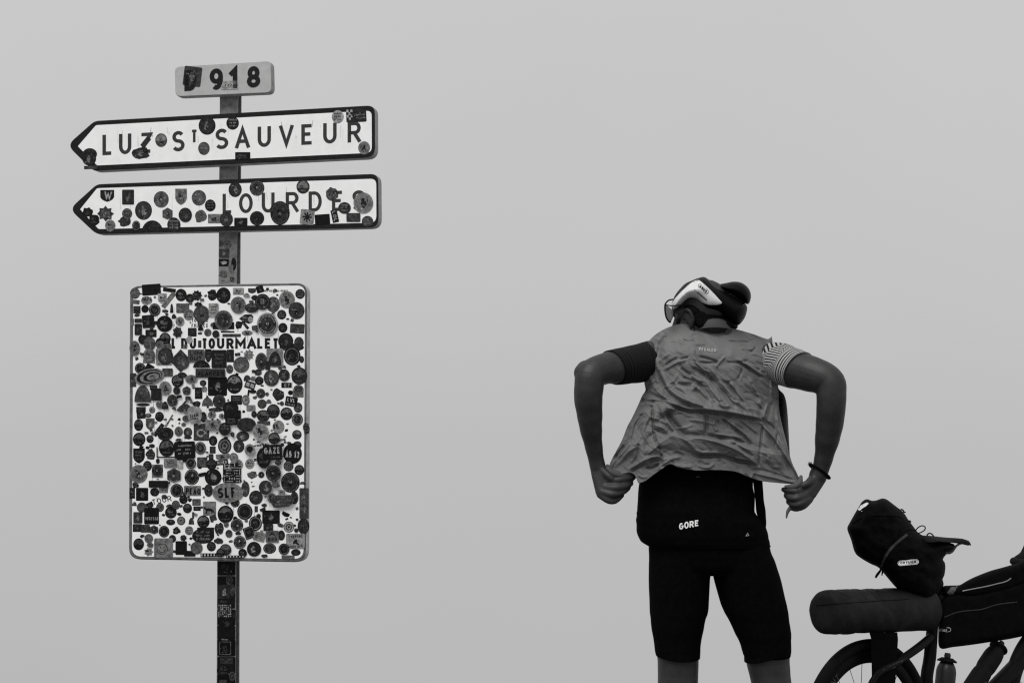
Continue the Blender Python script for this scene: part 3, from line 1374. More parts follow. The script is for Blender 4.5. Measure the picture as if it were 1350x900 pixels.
def art(kind, cx, cy, w, h, tone, rot, style, rnd):
    """printed layers on a sticker: list of (level, polygon, tone)"""
    L = []
    dark = tone < 95
    def con(a, b):      # a contrasting ink
        return rnd.uniform(a, b)
    hi = con(70, 150) if dark else con(18, 55)
    mid = tone + 28 if dark else tone - 40
    if style == '':
        style = rnd.choice(['badge', 'figure', 'bars', 'marks', 'ring', 'half'] if kind in 'ch' else ['bars', 'figure', 'marks'])
        hi = con(48, 105) if dark else con(25, 70)
    E = lambda x, y, a, b, n=12: rel(cx, cy, w, h, rot, [(x + a * math.cos(2 * math.pi * i / n), y + b * math.sin(2 * math.pi * i / n)) for i in range(n)])
    Q = lambda x, y, a, b: rel(cx, cy, w, h, rot, [(x - a, y - b), (x + a, y - b), (x + a, y + b), (x - a, y + b)])
    def bar_text(lv, y, width, hh, t):
        x = -width
        while x < width - .05:
            q = rnd.uniform(.05, .12)
            if rnd.random() < .85:
                L.append((lv, Q(x + q / 2, y + rnd.uniform(-.02, .02), q / 2, hh * rnd.uniform(.7, 1)), t))
            x += q + .05
    def blob(lv, x, y, a, b, t, n=9):
        L.append((lv, rel(cx, cy, w, h, rot, [(x + a * rnd.uniform(.55, 1.1) * math.cos(2 * math.pi * i / n), y + b * rnd.uniform(.55, 1.1) * math.sin(2 * math.pi * i / n)) for i in range(n)]), t))
    def arc_text(lv, r, t, a0, a1):
        a = a0
        while a < a1:
            st = rnd.uniform(10, 16)
            aa, bb = rad(a), rad(a + st * .6)
            L.append((lv, rel(cx, cy, w, h, rot, [(r * math.cos(aa), r * math.sin(aa)), ((r + .13) * math.cos(aa), (r + .13) * math.sin(aa)),
                                                  ((r + .13) * math.cos(bb), (r + .13) * math.sin(bb)), (r * math.cos(bb), r * math.sin(bb))]), t))
            a += st
    if style == 'badge':
        L.append((1, shape_px(kind, cx, cy, w, h, rot, rnd, .74), mid + (-14 if dark else -20)))
        arc_text(1, .78, hi, 190, 350)
        arc_text(1, .78, hi, 20, 160)
        blob(2, rnd.uniform(-.1, .1), rnd.uniform(-.1, .15), .34, .42, tone * .5 if dark else 35)
        blob(3, rnd.uniform(-.1, .1), rnd.uniform(-.2, .1), .2, .2, hi + 20 if dark else 90)
    elif style == 'ring':
        L.append((1, shape_px(kind, cx, cy, w, h, rot, rnd, .84), hi))
        L.append((2, shape_px(kind, cx, cy, w, h, rot, rnd, .74), tone))
        blob(3, 0, 0, .35, .35, mid + (5 if dark else -30))
        blob(4, .05, .05, .15, .2, tone)
    elif style == 'target':
        for i, k in enumerate((.82, .6, .42, .2)):
            L.append((i + 1, shape_px('c', cx, cy, w, h, rot, rnd, k), (100 if i % 2 == 0 else tone) if dark else (40 if i % 2 else 150)))
    elif style == 'half':
        y0 = rnd.uniform(-.1, .2)
        pts = [(x * .86, -.05 + y0 + rnd.uniform(-.16, .1)) for x in (-1, -.6, -.2, .2, .6, 1)]
        up = [(.82 * math.cos(rad(a)), .82 * math.sin(rad(a))) for a in (-12, -45, -80, -110, -145, -168)]
        L.append((1, rel(cx, cy, w, h, rot, pts + up), hi if dark else mid - 20))
        bar_text(2, .55, .5, .08, hi if dark else 40)
    elif style == 'bars':
        for y in [-.5, -.05, .4][:rnd.choice([2, 3, 3])]:
            bar_text(1, y, .62, rnd.uniform(.09, .16), hi)
    elif style == 'marks':
        blob(1, -.3, -.2, .3, .3, hi)
        bar_text(1, .4, .6, .13, hi)
        bar_text(1, -.1, .4, .2, hi)
    elif style == 'figure':
        if kind in 'c':
            L.append((1, shape_px(kind, cx, cy, w, h, rot, rnd, .82), tone + 7 if dark else tone - 14))
        blob(2, rnd.uniform(-.15, .15), .15, .4, .45, hi if dark else 40)
        blob(3, rnd.uniform(-.2, .2), -.25, .22, .26, hi - 25 if dark else 30)
        blob(3, rnd.uniform(-.3, .3), rnd.uniform(0, .4), .18, .14, tone if dark else 110)
    elif style == 'dash':
        for i in range(6):
            L.append((1, Q(-.85 + i * .34, 0, .07, .55), 190 if dark else 40))
    elif style == 'checker':
        for i in range(3):
            for j in range(4):
                if (i + j) % 2 == 0:
                    L.append((1, Q(-.85 + i * .2, -.75 + j * .4, .1, .2), 175))
        bar_text(1, .0, .2, .1, 120)
        for y in (-.1, .35):
            x = .05
            while x < .85:
                L.append((1, Q(x, y, .04, .1), 110)); x += .13
    elif style == 'flake':
        for a in range(0, 180, 45):
            dx, dy = math.cos(rad(a)), math.sin(rad(a))
            L.append((1 + a // 45, rel(cx, cy, w, h, rot, [(-.65 * dx - .1 * dy, -.65 * dy + .1 * dx), (.65 * dx - .1 * dy, .65 * dy + .1 * dx), (.65 * dx + .1 * dy, .65 * dy - .1 * dx), (-.65 * dx + .1 * dy, -.65 * dy - .1 * dx)]), 25))
    elif style == 'scrawl':
        for x in (-.45, -.15, .2, .5):
            L.append((1, rel(cx, cy, w, h, rot, [(x - .12, .25), (x + .02, -.3), (x + .1, -.2), (x - .02, .3)]), 30))
        L.append((2, rel(cx, cy, w, h, rot, [(-.5, .5), (.6, .35), (.6, .42), (-.5, .58)]), 110))
    elif style == 'maze':
        for i in range(7):
            for j in range(7):
                if rnd.random() < .62:
                    if rnd.random() < .5:
                        L.append((1, Q(-.84 + i * .28, -.84 + j * .28, .13, .045), 150))
                    else:
                        L.append((1, Q(-.84 + i * .28, -.84 + j * .28, .045, .13), 150))
    elif style == 'stripes':
        for i, k in enumerate((.86, .72, .58, .42)):
            L.append((i + 1, [(x + w * .04 * i, y) for x, y in shape_px('c', cx, cy, w, h, rot, rnd, k)], 25 if i % 2 == 0 else tone))
        blob(5, .15, 0, .2, .12, 50)
    elif style == 'sign':
        L.append((1, Q(-.45, 0, .36, .55), 150))
        L.append((1, Q(.45, 0, .36, .55), 150))
    # small print, picture detail and scuffs
    if min(w, h) > 5.5 and style not in ('sign', 'flake', 'scrawl', 'stripes', 'dash'):
        for i in range(rnd.randint(7, 15)):
            a, r_ = rnd.uniform(0, 6.283), .74 * math.sqrt(rnd.random())
            x, y = r_ * math.cos(a), r_ * math.sin(a)
            if kind == 's' and y > .2 or kind == 'd' and y < -.3:
                continue
            t = rnd.choice((tone * .4, tone + 22, tone + 45, tone + 75, tone * .6)) if dark else rnd.choice((tone * .35, tone * .55, tone * .75, tone + 30))
            q0, ln, th = rnd.uniform(0, 3.14), rnd.uniform(.06, .26), rnd.uniform(.03, .09)
            dx, dy, ex, ey = math.cos(q0) * ln, math.sin(q0) * ln, -math.sin(q0) * th, math.cos(q0) * th
            L.append((3.2 + .08 * i, rel(cx, cy, w, h, rot, [(x - dx, y - dy), (x + ex, y + ey), (x + dx, y + dy), (x - ex * rnd.uniform(.3, 1), y - ey)]), t))
    return L

def alb(v):
    return min(0.82, lin(max(0, min(255, v))) * 0.80)

def sticker(parent, kind, cx, cy, w, h, tone, rot, style, level, rnd, sx=sp, base=0.0016, words=()):
    vs, fs, tn = [], [], []
    z0 = base + level * 0.0007
    def put(poly, off, t, skirt=False):
        n = len(poly)
        area = sum(poly[i][0] * poly[(i + 1) % n][1] - poly[(i + 1) % n][0] * poly[i][1] for i in range(n))
        p2 = list(poly) if area < 0 else list(poly)[::-1]
        k = len(vs)
        vs.extend(sx(x, y, off) for x, y in p2)
        fs.append(tuple(range(k, k + n)))
        tn.append(t)
        if skirt:
            vs.extend(vs[k + i] - SGN * 0.0006 for i in range(n))
            for i in range(n):
                j = (i + 1) % n
                fs.append((k + j, k + i, k + n + i, k + n + j))
                tn.append(t)
    outl = shape_px(kind, cx, cy, w, h, rot, rnd)
    put(outl, z0, alb(tone), True)
    if style != 'plain':
        for lv, poly, t in art(kind, cx, cy, w, h, tone, rot, style, rnd):
            put(poly, z0 + lv * 0.00009, alb(t))
    for wpolys, t in words:
        for li, poly in wpolys:
            put(poly, z0 + 0.00055 + li * 0.00004, alb(t))
    return obj('sticker', vs, fs, M['vinyl'], parent, smooth=False, tones=tn)

def parse(txt):
    o = []
    tile = None
    for l in txt.strip().splitlines():
        q = l.split()
        if len(q) == 1:
            tile = TILES[q[0]]
            tn = q[0]
            continue
        ox, oy, s = tile
        v = [float(x) for x in q[1:6]]
        rot = float(q[6]) if len(q) > 6 else 0.0
        o.append((q[0], ox + v[0] / s, oy + v[1] / s, v[2] / s, v[3] / s, v[4], rot, q[7] if len(q) > 7 else '', tn, v[0], v[1]))
    return o

# words printed on particular stickers, keyed by tile and sticker centre
WORDS = {
 ('A', 315, 295): [('PN', 318, 275, 110, 50, 30, 0)],
 ('B', 625, 310): [('B', 625, 305, 50, 70, 110, 0)],
 ('C', 935, 180): [('LIM', 930, 145, 150, 50, 20, 0), ('OUT', 930, 213, 150, 50, 20, 0)],
 ('C', 1110, 395): [('FLAPPEN', 1120, 400, 320, 52, 16, -2)],
 ('C', 1200, 560): [],
 ('D', 925, 545): [('07', 930, 545, 70, 45, 140, 0)],
 ('D', 985, 750): [('LVL', 985, 732, 100, 46, 190, 10), ('CYCLES', 975, 785, 110, 22, 140, 10)],
 ('E', 915, 75): [('TEAM', 905, 70, 110, 36, 25, -6), ('JUMBO', 905, 112, 100, 22, 40, -6)],
 ('E', 1000, 280): [('C', 985, 290, 90, 100, 150, 0), ('X', 1050, 285, 50, 50, 150, 0)],
 ('F', 825, 215): [('95', 790, 210, 75, 62, 30, -4)],
 ('F', 750, 530): [('GAZE', 745, 508, 200, 80, 150, -3), ('CYCLING', 790, 590, 110, 22, 90, -3)],
 ('F', 1000, 545): [('A5 13', 1000, 555, 170, 80, 165, 4)],
 ('F', 245, 790): [('LA', 190, 710, 80, 60, 160, 0)],
 ('F', 120, 655): [('NINER', 120, 655, 120, 34, 170, -6)],
 ('G', 265, 365): [('VITESSE', 268, 388, 118, 26, 150, 0)],
 ('G', 625, 145): [('PEAU', 630, 148, 130, 55, 22, 3)],
 ('H', 135, 160): [('SLF', 125, 160, 160, 90, 18, -3)],
 ('H', 525, 545): [('020', 528, 568, 80, 32, 28, 0), ('A', 525, 520, 50, 36, 30, 0)],
 ('H', 730, 585): [('CRYSTAL', 730, 545, 120, 22, 28, -6), ('MIDLIFT', 730, 635, 130, 22, 28, -3)],
 ('L', 368, 290): [('W', 375, 285, 60, 58, 150, 4)],
 ('M', 908, 450): [('LOL', 908, 450, 82, 26, 170, 76)],
}
# simple drawn emblems (figures, faces) keyed the same way, as polygons in tile pixels
def emblem(tile, key):
    ox, oy, s = TILES[tile]
    T = lambda pts: [(ox + x / s, oy + y / s) for x, y in pts]
    if (tile,) + key == ('G', 775, 300):     # running animal silhouette
        return [([(0, T([(722, 292), (735, 282), (742, 298), (790, 300), (806, 312), (822, 340), (812, 340), (800, 322), (800, 345), (792, 345), (786, 322), (757, 320), (752, 345), (744, 345), (742, 318), (730, 305)]))], 22)]
    if (tile,) + key == ('G', 370, 645):     # smiling face
        c = [(358 + 48 * math.cos(a), 655 + 48 * math.sin(a)) for a in [2 * math.pi * i / 20 for i in range(20)]]
        c2 = [(358 + 43 * math.cos(a), 655 + 43 * math.sin(a)) for a in [2 * math.pi * i / 20 for i in range(20)]]
        e = lambda x: [(x + 5 * math.cos(a), 642 + 8 * math.sin(a)) for a in [2 * math.pi * i / 8 for i in range(8)]]
        sm = [q for q in stroke_quads([(330, 662), (342, 680), (358, 686), (374, 680), (386, 662)], 6)]
        return [([(0, T(c))], 45), ([(1, T(c2))], 120), ([(2, T(e(342))), (2, T(e(374)))] + [(2, T([tuple(p) for p in q])) for q in sm], 40)]
    if (tile,) + key == ('H', 730, 585):     # crouched rider figure
        return [([(0, T([(705, 600), (722, 575), (738, 565), (748, 580), (742, 592), (765, 612), (755, 620), (728, 605), (712, 612)]))], 30)]
    return []

ALL = sorted((w * h for T_ in (PANEL_ST, ARROW1_ST, ARROW2_ST, PLATE_ST, POLE_ST) for (_, _, _, w, h, *_r) in parse(T_)), reverse=True)
CUT = ALL[298] if len(ALL) > 298 else 0
print('stickers', len(ALL))
def join_loose(parent, objs):
    vs, fs, tn = [], [], []
    L0 = signpost.location
    for o in objs:
        k = len(vs)
        vs += [v.co + L0 for v in o.data.vertices]
        a = o.data.color_attributes['tone'].data
        for p in o.data.polygons:
            fs.append(tuple(i + k for i in p.vertices))
            tn.append(a[p.loop_start].color[0])
        bpy.data.objects.remove(o)
    o = obj('sticker_layer', vs, fs, M['vinyl'], parent, smooth=False, tones=tn)
    o['kind'] = 'stuff'
    return o

def lay(parent, txt, sx=sp, base=0.0016, seed=1, filler=None):
    done = []
    loose = []
    specs = parse(txt)
    if filler:
        rnd = random.Random(77)
        x0, y0, x1, y1, n = filler
        taken = [(c[1], c[2], c[3], c[4]) for c in specs]
        tries = 0
        added = 0
        while added < n and tries < 40000:
            tries += 1
            x, y = rnd.uniform(x0, x1), rnd.uniform(y0, y1)
            w = rnd.uniform(3.5, 10.5) if added < n * .6 else rnd.uniform(2.2, 5.5)
            h = w * rnd.uniform(.5, 1.15)
            if 443.5 < y + h / 2 and y - h / 2 < 461.5 and x > 222:
                continue
            if any(abs(a - x) < (c + w) * .43 and abs(b - y) < (d + h) * .43 for a, b, c, d in taken):
                continue
            taken.append((x, y, w, h))
            specs.append((rnd.choice('ccrrbtsdh'), x, y, w, h, rnd.choice((18, 22, 26, 32, 40, 60, 90, 130)), rnd.uniform(-25, 25), rnd.choice(('', '', 'bars', 'plain', 'marks')), 'A', -1, -1))
            added += 1
    for i, (kind, cx, cy, w, h, tone, rot, style, tn, kx, ky) in enumerate(specs):
        rnd = random.Random(seed * 1000 + i)
        lv = 0
        e = max(w, h) / 2 if rot else 0
        bw_, bh_ = (e or w / 2), (e or h / 2)
        for (x, y, a, b, l) in done:
            if abs(x - cx) < (a + bw_) and abs(y - cy) < (b + bh_):
                lv = max(lv, l + 1)
        done.append((cx, cy, bw_, bh_, lv))
        words = []
        ox, oy, s = TILES[tn]
        for (t, x, y, ww, hh, tt, rr) in WORDS.get((tn, int(kx), int(ky)), []):
            words.append((text_polys(t, ox + x / s, oy + y / s, ww / s, hh / s, hh / s * .2, rr), tt))
        words += emblem(tn, (int(kx), int(ky)))
        so = sticker(parent, kind, cx, cy, w, h, tone, rot, style, lv, rnd, sx, base, words)
        if w * h <= CUT or kx == -1:
            loose.append(so)
    if loose:
        join_loose(parent, loose)
    return max(d[4] for d in done)
print('levels', lay(PANEL, PANEL_ST, seed=1, filler=(177, 381, 399, 731, 150)), lay(ARROW1, ARROW1_ST, seed=2), lay(ARROW2, ARROW2_ST, seed=3), lay(PLATE, PLATE_ST, seed=4))
def sp_pole(px, py, off=0.0):
    return on_plane(px, py, SGP + SGN * (-0.066 + off), SGN)
lay(POLE, POLE_ST, sp_pole, 0.0012, 5)
def scratches(parent, x0, x1, y0, y1, n, slope, seed):
    rnd = random.Random(seed)
    P = []
    for i in range(n):
        x, y = rnd.uniform(x0, x1), rnd.uniform(y0, y1 - 4)
        y += (x - x0) * slope
        l = rnd.uniform(4, 18)
        P.append((i % 6, [(x, y), (x + rnd.uniform(.25, .7), y), (x + rnd.gauss(.2, .6), y + l), (x + rnd.gauss(0, .5), y + l)]))
    o = flat('scratch_marks', P, .00125, M['scratch'], parent, .00002)
    o['kind'] = 'stuff'
M['scratch'] = mat('rusty streak', 0.45, 0.6, 0.2, 60, 0.3)
scratches(PANEL, 180, 398, 384, 700, 90, 0, 3)
scratches(PANEL, 196, 260, 500, 580, 30, 0, 5)
scratches(ARROW1, 140, 480, 168, 196, 22, -.052, 4)
scratches(ARROW2, 140, 480, 252, 280, 20, -.026, 6)
# loose words written straight on the panel
def wordmark(parent, s, cx, cy, w, h, rot, st, m, off=0.0019):
    P = text_polys(s, cx, cy, w, h, st, rot)
    o = flat('lettering', P, off, m, parent)
    o['kind'] = 'stuff'
    return o
wordmark(PANEL, 'TOUR DE', 263.5, 422.3, 22, 4.4, 0, .9, M['letter'])
wordmark(PANEL, 'FRANCE', 263.5, 429, 22, 4.6, 0, .9, M['letter'])
wordmark(PANEL, 'TOUR', 213, 659, 26, 7, -12, 1.1, M['letter'])
wordmark(PANEL, 'THIS MAN IS A HORSE', 363, 383.3, 33, 2.6, 0, .55, M['letter'])

# ================================================================== CYCLIST seen from behind
PY = 4.68
person = thing('person', 'cyclist from behind in a grey vest, white helmet and black shorts, tugging at the hem',
               'person', Vector((at(935, 1070, PY).x, PY, gz(at(935, 1070, PY).x, PY))))

def pts_r(items):
    """(px,py,Y,r_px) -> points and radii in metres"""
    return [at(x, y, Y) for x, y, Y, r in items], [m_px(r, Y) for x, y, Y, r in items]

def limb(items, n=5, sides=22):
    p, r = pts_r(items)
    return tube(p, r, sides, n, True, True)

def capsule(a, b, ra, rb):
    return tube([a, b], [ra, rb], 14, 4, True, True)

# -- arms (image left / image right)
ARM_L = [(862, 474, 4.68, 26), (838, 480, 4.63, 24), (812, 483.5, 4.57, 22.3), (795, 486.5, 4.535, 20.6), (779.5, 494.5, 4.50, 20.2), (776.4, 511, 4.495, 19.6),
         (775.6, 526, 4.50, 18.9), (777.4, 546, 4.515, 17.1), (779, 564, 4.53, 15.0), (782.2, 585, 4.55, 12.1), (785.6, 604, 4.565, 10.4), (788.4, 616, 4.57, 10.6)]
ARM_R = [(1010, 478, 4.68, 27), (1026, 480, 4.64, 26), (1046, 486, 4.585, 25.4), (1066, 492, 4.54, 24.2), (1082, 497, 4.515, 22.6), (1094, 504.5, 4.50, 20.6),
         (1096, 520, 4.495, 19.6), (1095.6, 536, 4.50, 19.1), (1094, 556, 4.515, 18.2), (1091, 576, 4.53, 16.4), (1086.6, 600, 4.55, 12.6), (1082.5, 616, 4.56, 11.2), (1078, 627, 4.565, 11.6)]
body = []
body.append(limb(ARM_L))
body.append(limb(ARM_R))
# elbow points
body.append(sph(at(769.6, 491.6, 4.502), m_px(13.4, 4.50)))
body.append(sph(at(773, 489, 4.51), m_px(14.5, 4.5)))
body.append(sph(at(1101.5, 506, 4.505), m_px(13.2, 4.5)))
body.append(sph(at(1097, 499, 4.51), m_px(15, 4.5)))
# -- hands
def hand(palm, fingers, thumb, rf):
    for a, b, ra, rb in palm:
        body.append(capsule(at(*a), at(*b), m_px(ra, 4.57), m_px(rb, 4.57)))
    for chain, r in fingers:
        p = [at(*q) for q in chain]
        body.append(tube(p, [m_px(r * k, 4.57) for k in (1.12, 1.06, .95, .82)[:len(p)]], 12, 3, True, True))
    p = [at(*q) for q in thumb]
    body.append(tube(p, [m_px(r, 4.57) for r in rf], 12, 3, True, True))
hand([((789, 616, 4.57), (797, 642, 4.552), 9.5, 7.5), ((786, 618, 4.57), (792, 648, 4.548), 8, 6.6), ((792, 622, 4.57), (802, 640, 4.556), 8.5, 7.5),
      ((785, 624, 4.565), (790.5, 649, 4.555), 6, 5.5)],
     [([(800, 634, 4.549), (814, 633, 4.535), (827, 630, 4.545), (835, 629, 4.568)], 4.6),
      ([(798, 642, 4.542), (812, 643, 4.526), (825, 640, 4.538), (832, 637, 4.562)], 4.4),
      ([(795, 648.5, 4.540), (808, 651.5, 4.526), (821, 648, 4.538), (828, 643, 4.560)], 4.5),
      ([(791, 652, 4.546), (802, 659.5, 4.532), (811, 660, 4.538), (820, 652.5, 4.556)], 4.2)],
     [(794, 619, 4.555), (801, 626, 4.54), (807, 631.5, 4.535), (812, 634, 4.545)], [5.2, 4.9, 4.3, 3.4])
hand([((1079, 626, 4.565), (1064, 650, 4.548), 9.5, 7.6), ((1083, 630, 4.565), (1070, 652, 4.550), 7, 6.0), ((1075, 630, 4.56), (1060, 646, 4.552), 8, 7)],
     [([(1060, 645, 4.546), (1049, 647, 4.532), (1039, 646, 4.544), (1033, 645, 4.566)], 4.2),
      ([(1063, 652, 4.541), (1051, 656.5, 4.525), (1041, 656, 4.538), (1036, 653, 4.560)], 4.2),
      ([(1066, 657, 4.541), (1055, 664, 4.525), (1045, 665, 4.537), (1039, 661, 4.558)], 4.0),
      ([(1069, 658, 4.546), (1060, 667.5, 4.533), (1050, 671, 4.538), (1043, 670, 4.553)], 3.4)],
     [(1075, 630, 4.553), (1066, 636, 4.538), (1059, 639.5, 4.533), (1054, 640.5, 4.543)], [5.4, 4.9, 4.3, 3.4])
# -- torso core, hips and legs (a little inside the clothes)
def inset(rows, d, hd):
    return [ring(y, l + d, r - d, Y, h - m_px(d, 4.7) * 1.2) for (y, l, r, Y, h) in rows]
LEG_L = [(706, 862, 934, 4.69, .10), (724, 857, 937, 4.69, .112), (742, 855.5, 938, 4.69, .112), (764, 855.2, 935.5, 4.69, .108), (802, 856.4, 933.8, 4.69, .098), (820, 858, 928.8, 4.69, .093), (850, 862.6, 923.4, 4.69, .082)]
LEG_L2 = LEG_L + [(870, 866.0, 921.8, 4.69, .072), (900, 866.2, 921, 4.69, .068), (940, 862, 923, 4.675, .072), (985, 868, 918, 4.68, .060), (1030, 880, 910, 4.69, .040), (1060, 883, 907, 4.69, .036)]
LEG_R = [(706, 942, 1008, 4.68, .10), (724, 939, 1014.5, 4.68, .112), (742, 938, 1022, 4.68, .112), (764, 941.5, 1029, 4.68, .108), (797, 950.7, 1036.8, 4.68, .100), (827, 965.8, 1041.5, 4.68, .092), (850, 976.6, 1042.4, 4.68, .083)]
LEG_R2 = LEG_R + [(872, 983, 1041.4, 4.68, .073), (900, 989.6, 1044, 4.68, .069), (940, 998, 1052, 4.665, .073), (985, 1010, 1055, 4.67, .060), (1030, 1024, 1053, 4.68, .040), (1060, 1027, 1052, 4.68, .036)]
HIPS = [(612, 862, 984, 4.70, .098), (640, 858, 986, 4.70, .112), (668, 856, 988.5, 4.69, .122), (688, 855, 1004, 4.685, .125), (700, 855, 1010, 4.685, .126), (724, 855, 1015.4, 4.685, .124), (742, 855.5, 1020, 4.685, .116), (756, 866, 1012, 4.685, .09)]
TORSO = [(444, 905, 968, 4.71, .04), (456, 876, 1000, 4.71, .052), (474, 866, 1010, 4.71, .066), (500, 866, 1006, 4.71, .074), (550, 874, 996, 4.71, .080), (612, 868, 984, 4.70, .090)]
body.append(loft(inset(LEG_L2, 1.0, 0)))
body.append(loft(inset(LEG_R2, 1.0, 0)))
body.append(loft(inset(HIPS, 3.0, 0)))
body.append(loft([ring(*q) for q in TORSO]))
# feet
for (hx, Yh) in ((895, 4.69), (1040, 4.68)):
    a = at(hx, 1072, Yh)
    a.z = person.location.z + 0.06
    body.append(capsule(a + Vector((0, .05, .01)), a + Vector((0, -.17, -.02)), .038, .03))
# -- head: turned to the image left and bowed
HC = at(926, 402, 4.655)
HF = Vector((-0.86, 0.36, -0.36)).normalized()
HS = Vector((-0.38, -0.92, 0.0))
HS = (HS - HF * HS.dot(HF)).normalized()       # the side of the head the camera sees
HU = HS.cross(HF).normalized()
if HU.z < 0:
    HU = -HU
def hd(f, s, u):
    return HC + HF * f + HS * s + HU * u
body.append(ellipsoid(HC, (HF * .092, HS * .064, HU * .084)))
body.append(ellipsoid(hd(.045, 0, -.055), (HF * .050, HS * .054, HU * .062)))          # face and jaw
body.append(ellipsoid(hd(.062, 0, -.108), (HF * .026, HS * .030, HU * .020)))          # chin
body.append(tube([hd(.094, 0, -.005), hd(.112, 0, -.032), hd(.118, 0, -.045), hd(.100, 0, -.055)], [.009, .012, .015, .011], 12, 3, True, True))  # nose
body.append(tube([hd(.088, .030, .014), hd(.097, 0, .012), hd(.088, -.030, .014)], [.011, .012, .011], 10, 3, True, True))   # brow
for q in (-1, 1):
    body.append(sph(hd(.078, .030 * q, -.010), .014))
    body.append(ellipsoid(hd(.062, .040 * q, -.044), (HF * .022, HS * .016, HU * .020)))   # cheek
body.append(ellipsoid(hd(.092, 0, -.075), (HF * .010, HS * .024, HU * .006)))
body.append(ellipsoid(hd(.090, 0, -.086), (HF * .011, HS * .021, HU * .007)))
for q in (-1, 1):   # ears: rim, lobe
    e0 = hd(.043, .064 * q, -.034)
    body.append(tube([e0 + HU * -.030 + HF * .006, e0 + HU * -.012 + HF * -.012 + HS * (.008 * q), e0 + HU * .016 + HF * -.014 + HS * (.014 * q), e0 + HU * .030 + HS * (.010 * q), e0 + HU * .024 + HF * .012],
                     [.006, .0062, .0062, .006, .005], 10, 4, True, True))
    body.append(ellipsoid(e0 + HS * (.003 * q), (HF * .013, HS * .006, HU * .026)))
# neck
body.append(tube([hd(-.025, 0, -.05), at(938, 432, 4.67), at(938, 452, 4.70)], [.058, .060, .066], 18, 4))
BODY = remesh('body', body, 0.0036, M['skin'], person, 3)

# -- shorts
rows_h = [ring(*q) for q in [(y, l, r, Y, h) for (y, l, r, Y, h) in HIPS]]
SHORTS = remesh('cycling_shorts', [loft(rows_h), loft([ring(*q) for q in LEG_L] + [ring(865, 864.8, 922.2, 4.69, .077)]),
                                   loft([ring(*q) for q in LEG_R] + [ring(866, 981, 1041.6, 4.68, .077)])], 0.0042, M['black_cloth'], person, 8)
# hem bands of the shorts, lower at the inner/back edge as in the photograph
def hemband(cx0, cx1, y0, y1, Y, hdp):
    a, b = ring(y0 - 10, cx0 - .6, cx1 + .6, Y, hdp + .004), ring(y0, cx0, cx1, Y, hdp + .003)
    vs, fs = loft([a, b], 32, 2.1, False, 1)
    x0, x1 = at(cx0, y0, Y).x, at(cx1, y0, Y).x
    out_ = []
    for v in vs[32:]:
        out_.append(v)
    for i in range(32):
        v = vs[32 + i]
        t = (v.x - x0) / (x1 - x0)
        v.z += y1(t)
    return vs, fs
for hv in (hemband(865.2, 922.6, 866, lambda t: m_px(2 - 4 * math.sin(math.pi * min(1, max(0, t * .8))), 4.69), 4.69, .078), hemband(981.6, 1041.6, 866, lambda t: m_px(-6 + 20 * max(0, t) ** 1.4, 4.68), 4.68, .078)):
    obj('hem', *hv, M['black_cloth'], SHORTS)

# -- jersey: body with the loaded back pocket, and two sleeves
JER = [(452, 892, 984, 4.71, .045), (462, 870, 1004, 4.71, .060), (482, 862, 1010, 4.71, .076), (520, 862, 1008, 4.71, .090), (570, 862, 1000, 4.71, .102), (612, 852, 996, 4.695, .118),
       (637, 843, 991.5, 4.69, .126), (655, 841.4, 994, 4.685, .134), (672, 840.4, 993.4, 4.68, .140), (678, 839.8, 996, 4.68, .141), (688, 839, 1006, 4.68, .142), (702, 839.8, 1011, 4.68, .140), (712, 844, 1013, 4.68, .134), (718.6, 853, 1014.6, 4.68, .127), (720, 862, 1014, 4.68, .120)]
JERSEY = obj('jersey', *loft([ring(*q) for q in JER], 48, 2.5, True, 4), M['black_cloth'], person)
# loose strip of jersey hanging beside the hip
sv = []
for px, py in [(998.5, 628), (1000, 645), (1001.5, 660), (1003, 672), (1005, 686), (1006.5, 700)]:
    sv.append(at(px, py, 4.63))
st = tube(sv, [m_px(r, 4.63) for r in (6.4, 6.0, 5.6, 6.2, 5.2, 3)], 12, 4, True, True, 1.0)
obj('hanging_strap', *st, M['black_cloth'], person)

def sleeve(name, items, m, flare):
    """tube with its own UV; last ring is the cuff"""
    p, r = pts_r(items)
    P, Rr = catmull(p, r, 8)
    sides = 40
    vs, fs, uv = [], [], []
    t0 = (P[1] - P[0]).normalized()
    u = Vector((0, 0, 1)) - t0 * t0.z
    u.normalize()
    for i, c in enumerate(P):
        t = (P[min(i + 1, len(P) - 1)] - P[max(i - 1, 0)]).normalized()
        u = (u - t * u.dot(t)).normalized()
        w = t.cross(u)
        f = i / (len(P) - 1)
        for k in range(sides):
            a = 2 * math.pi * k / sides
            d = u * math.cos(a) + w * math.sin(a)
            q = c + d * (Rr[i] * (1 + .018 * noise.noise(Vector((f * 5, a * 1.3, 2.0)))))
            q += t * (flare * math.cos(a) * f)
            vs.append(q)
    n = len(P)
    # turned-in cuff
    for k in range(sides):
        c = P[-1]
        vs.append(c + (vs[(n - 1) * sides + k] - c) * .9 - (P[-1] - P[-2]).normalized() * .004)
    for i in range(n):
        for k in range(sides):
            k2 = (k + 1) % sides
            fs.append((i * sides + k, (i + 1) * sides + k, (i + 1) * sides + k2, i * sides + k2))
            uv.append((k / sides, (k + 1) / sides, i / (n - 1), min(1.0, (i + 1) / (n - 1))))
    o = obj(name, vs, fs, m, person)
    ul = o.data.uv_layers.new(name='UVMap')
    for pi, pol in enumerate(o.data.polygons):
        u0, u1, v0, v1 = uv[pi]
        for li, q in zip(pol.loop_indices, ((u0, v0), (u0, v1), (u1, v1), (u1, v0))):
            ul.data[li].uv = q
    return o
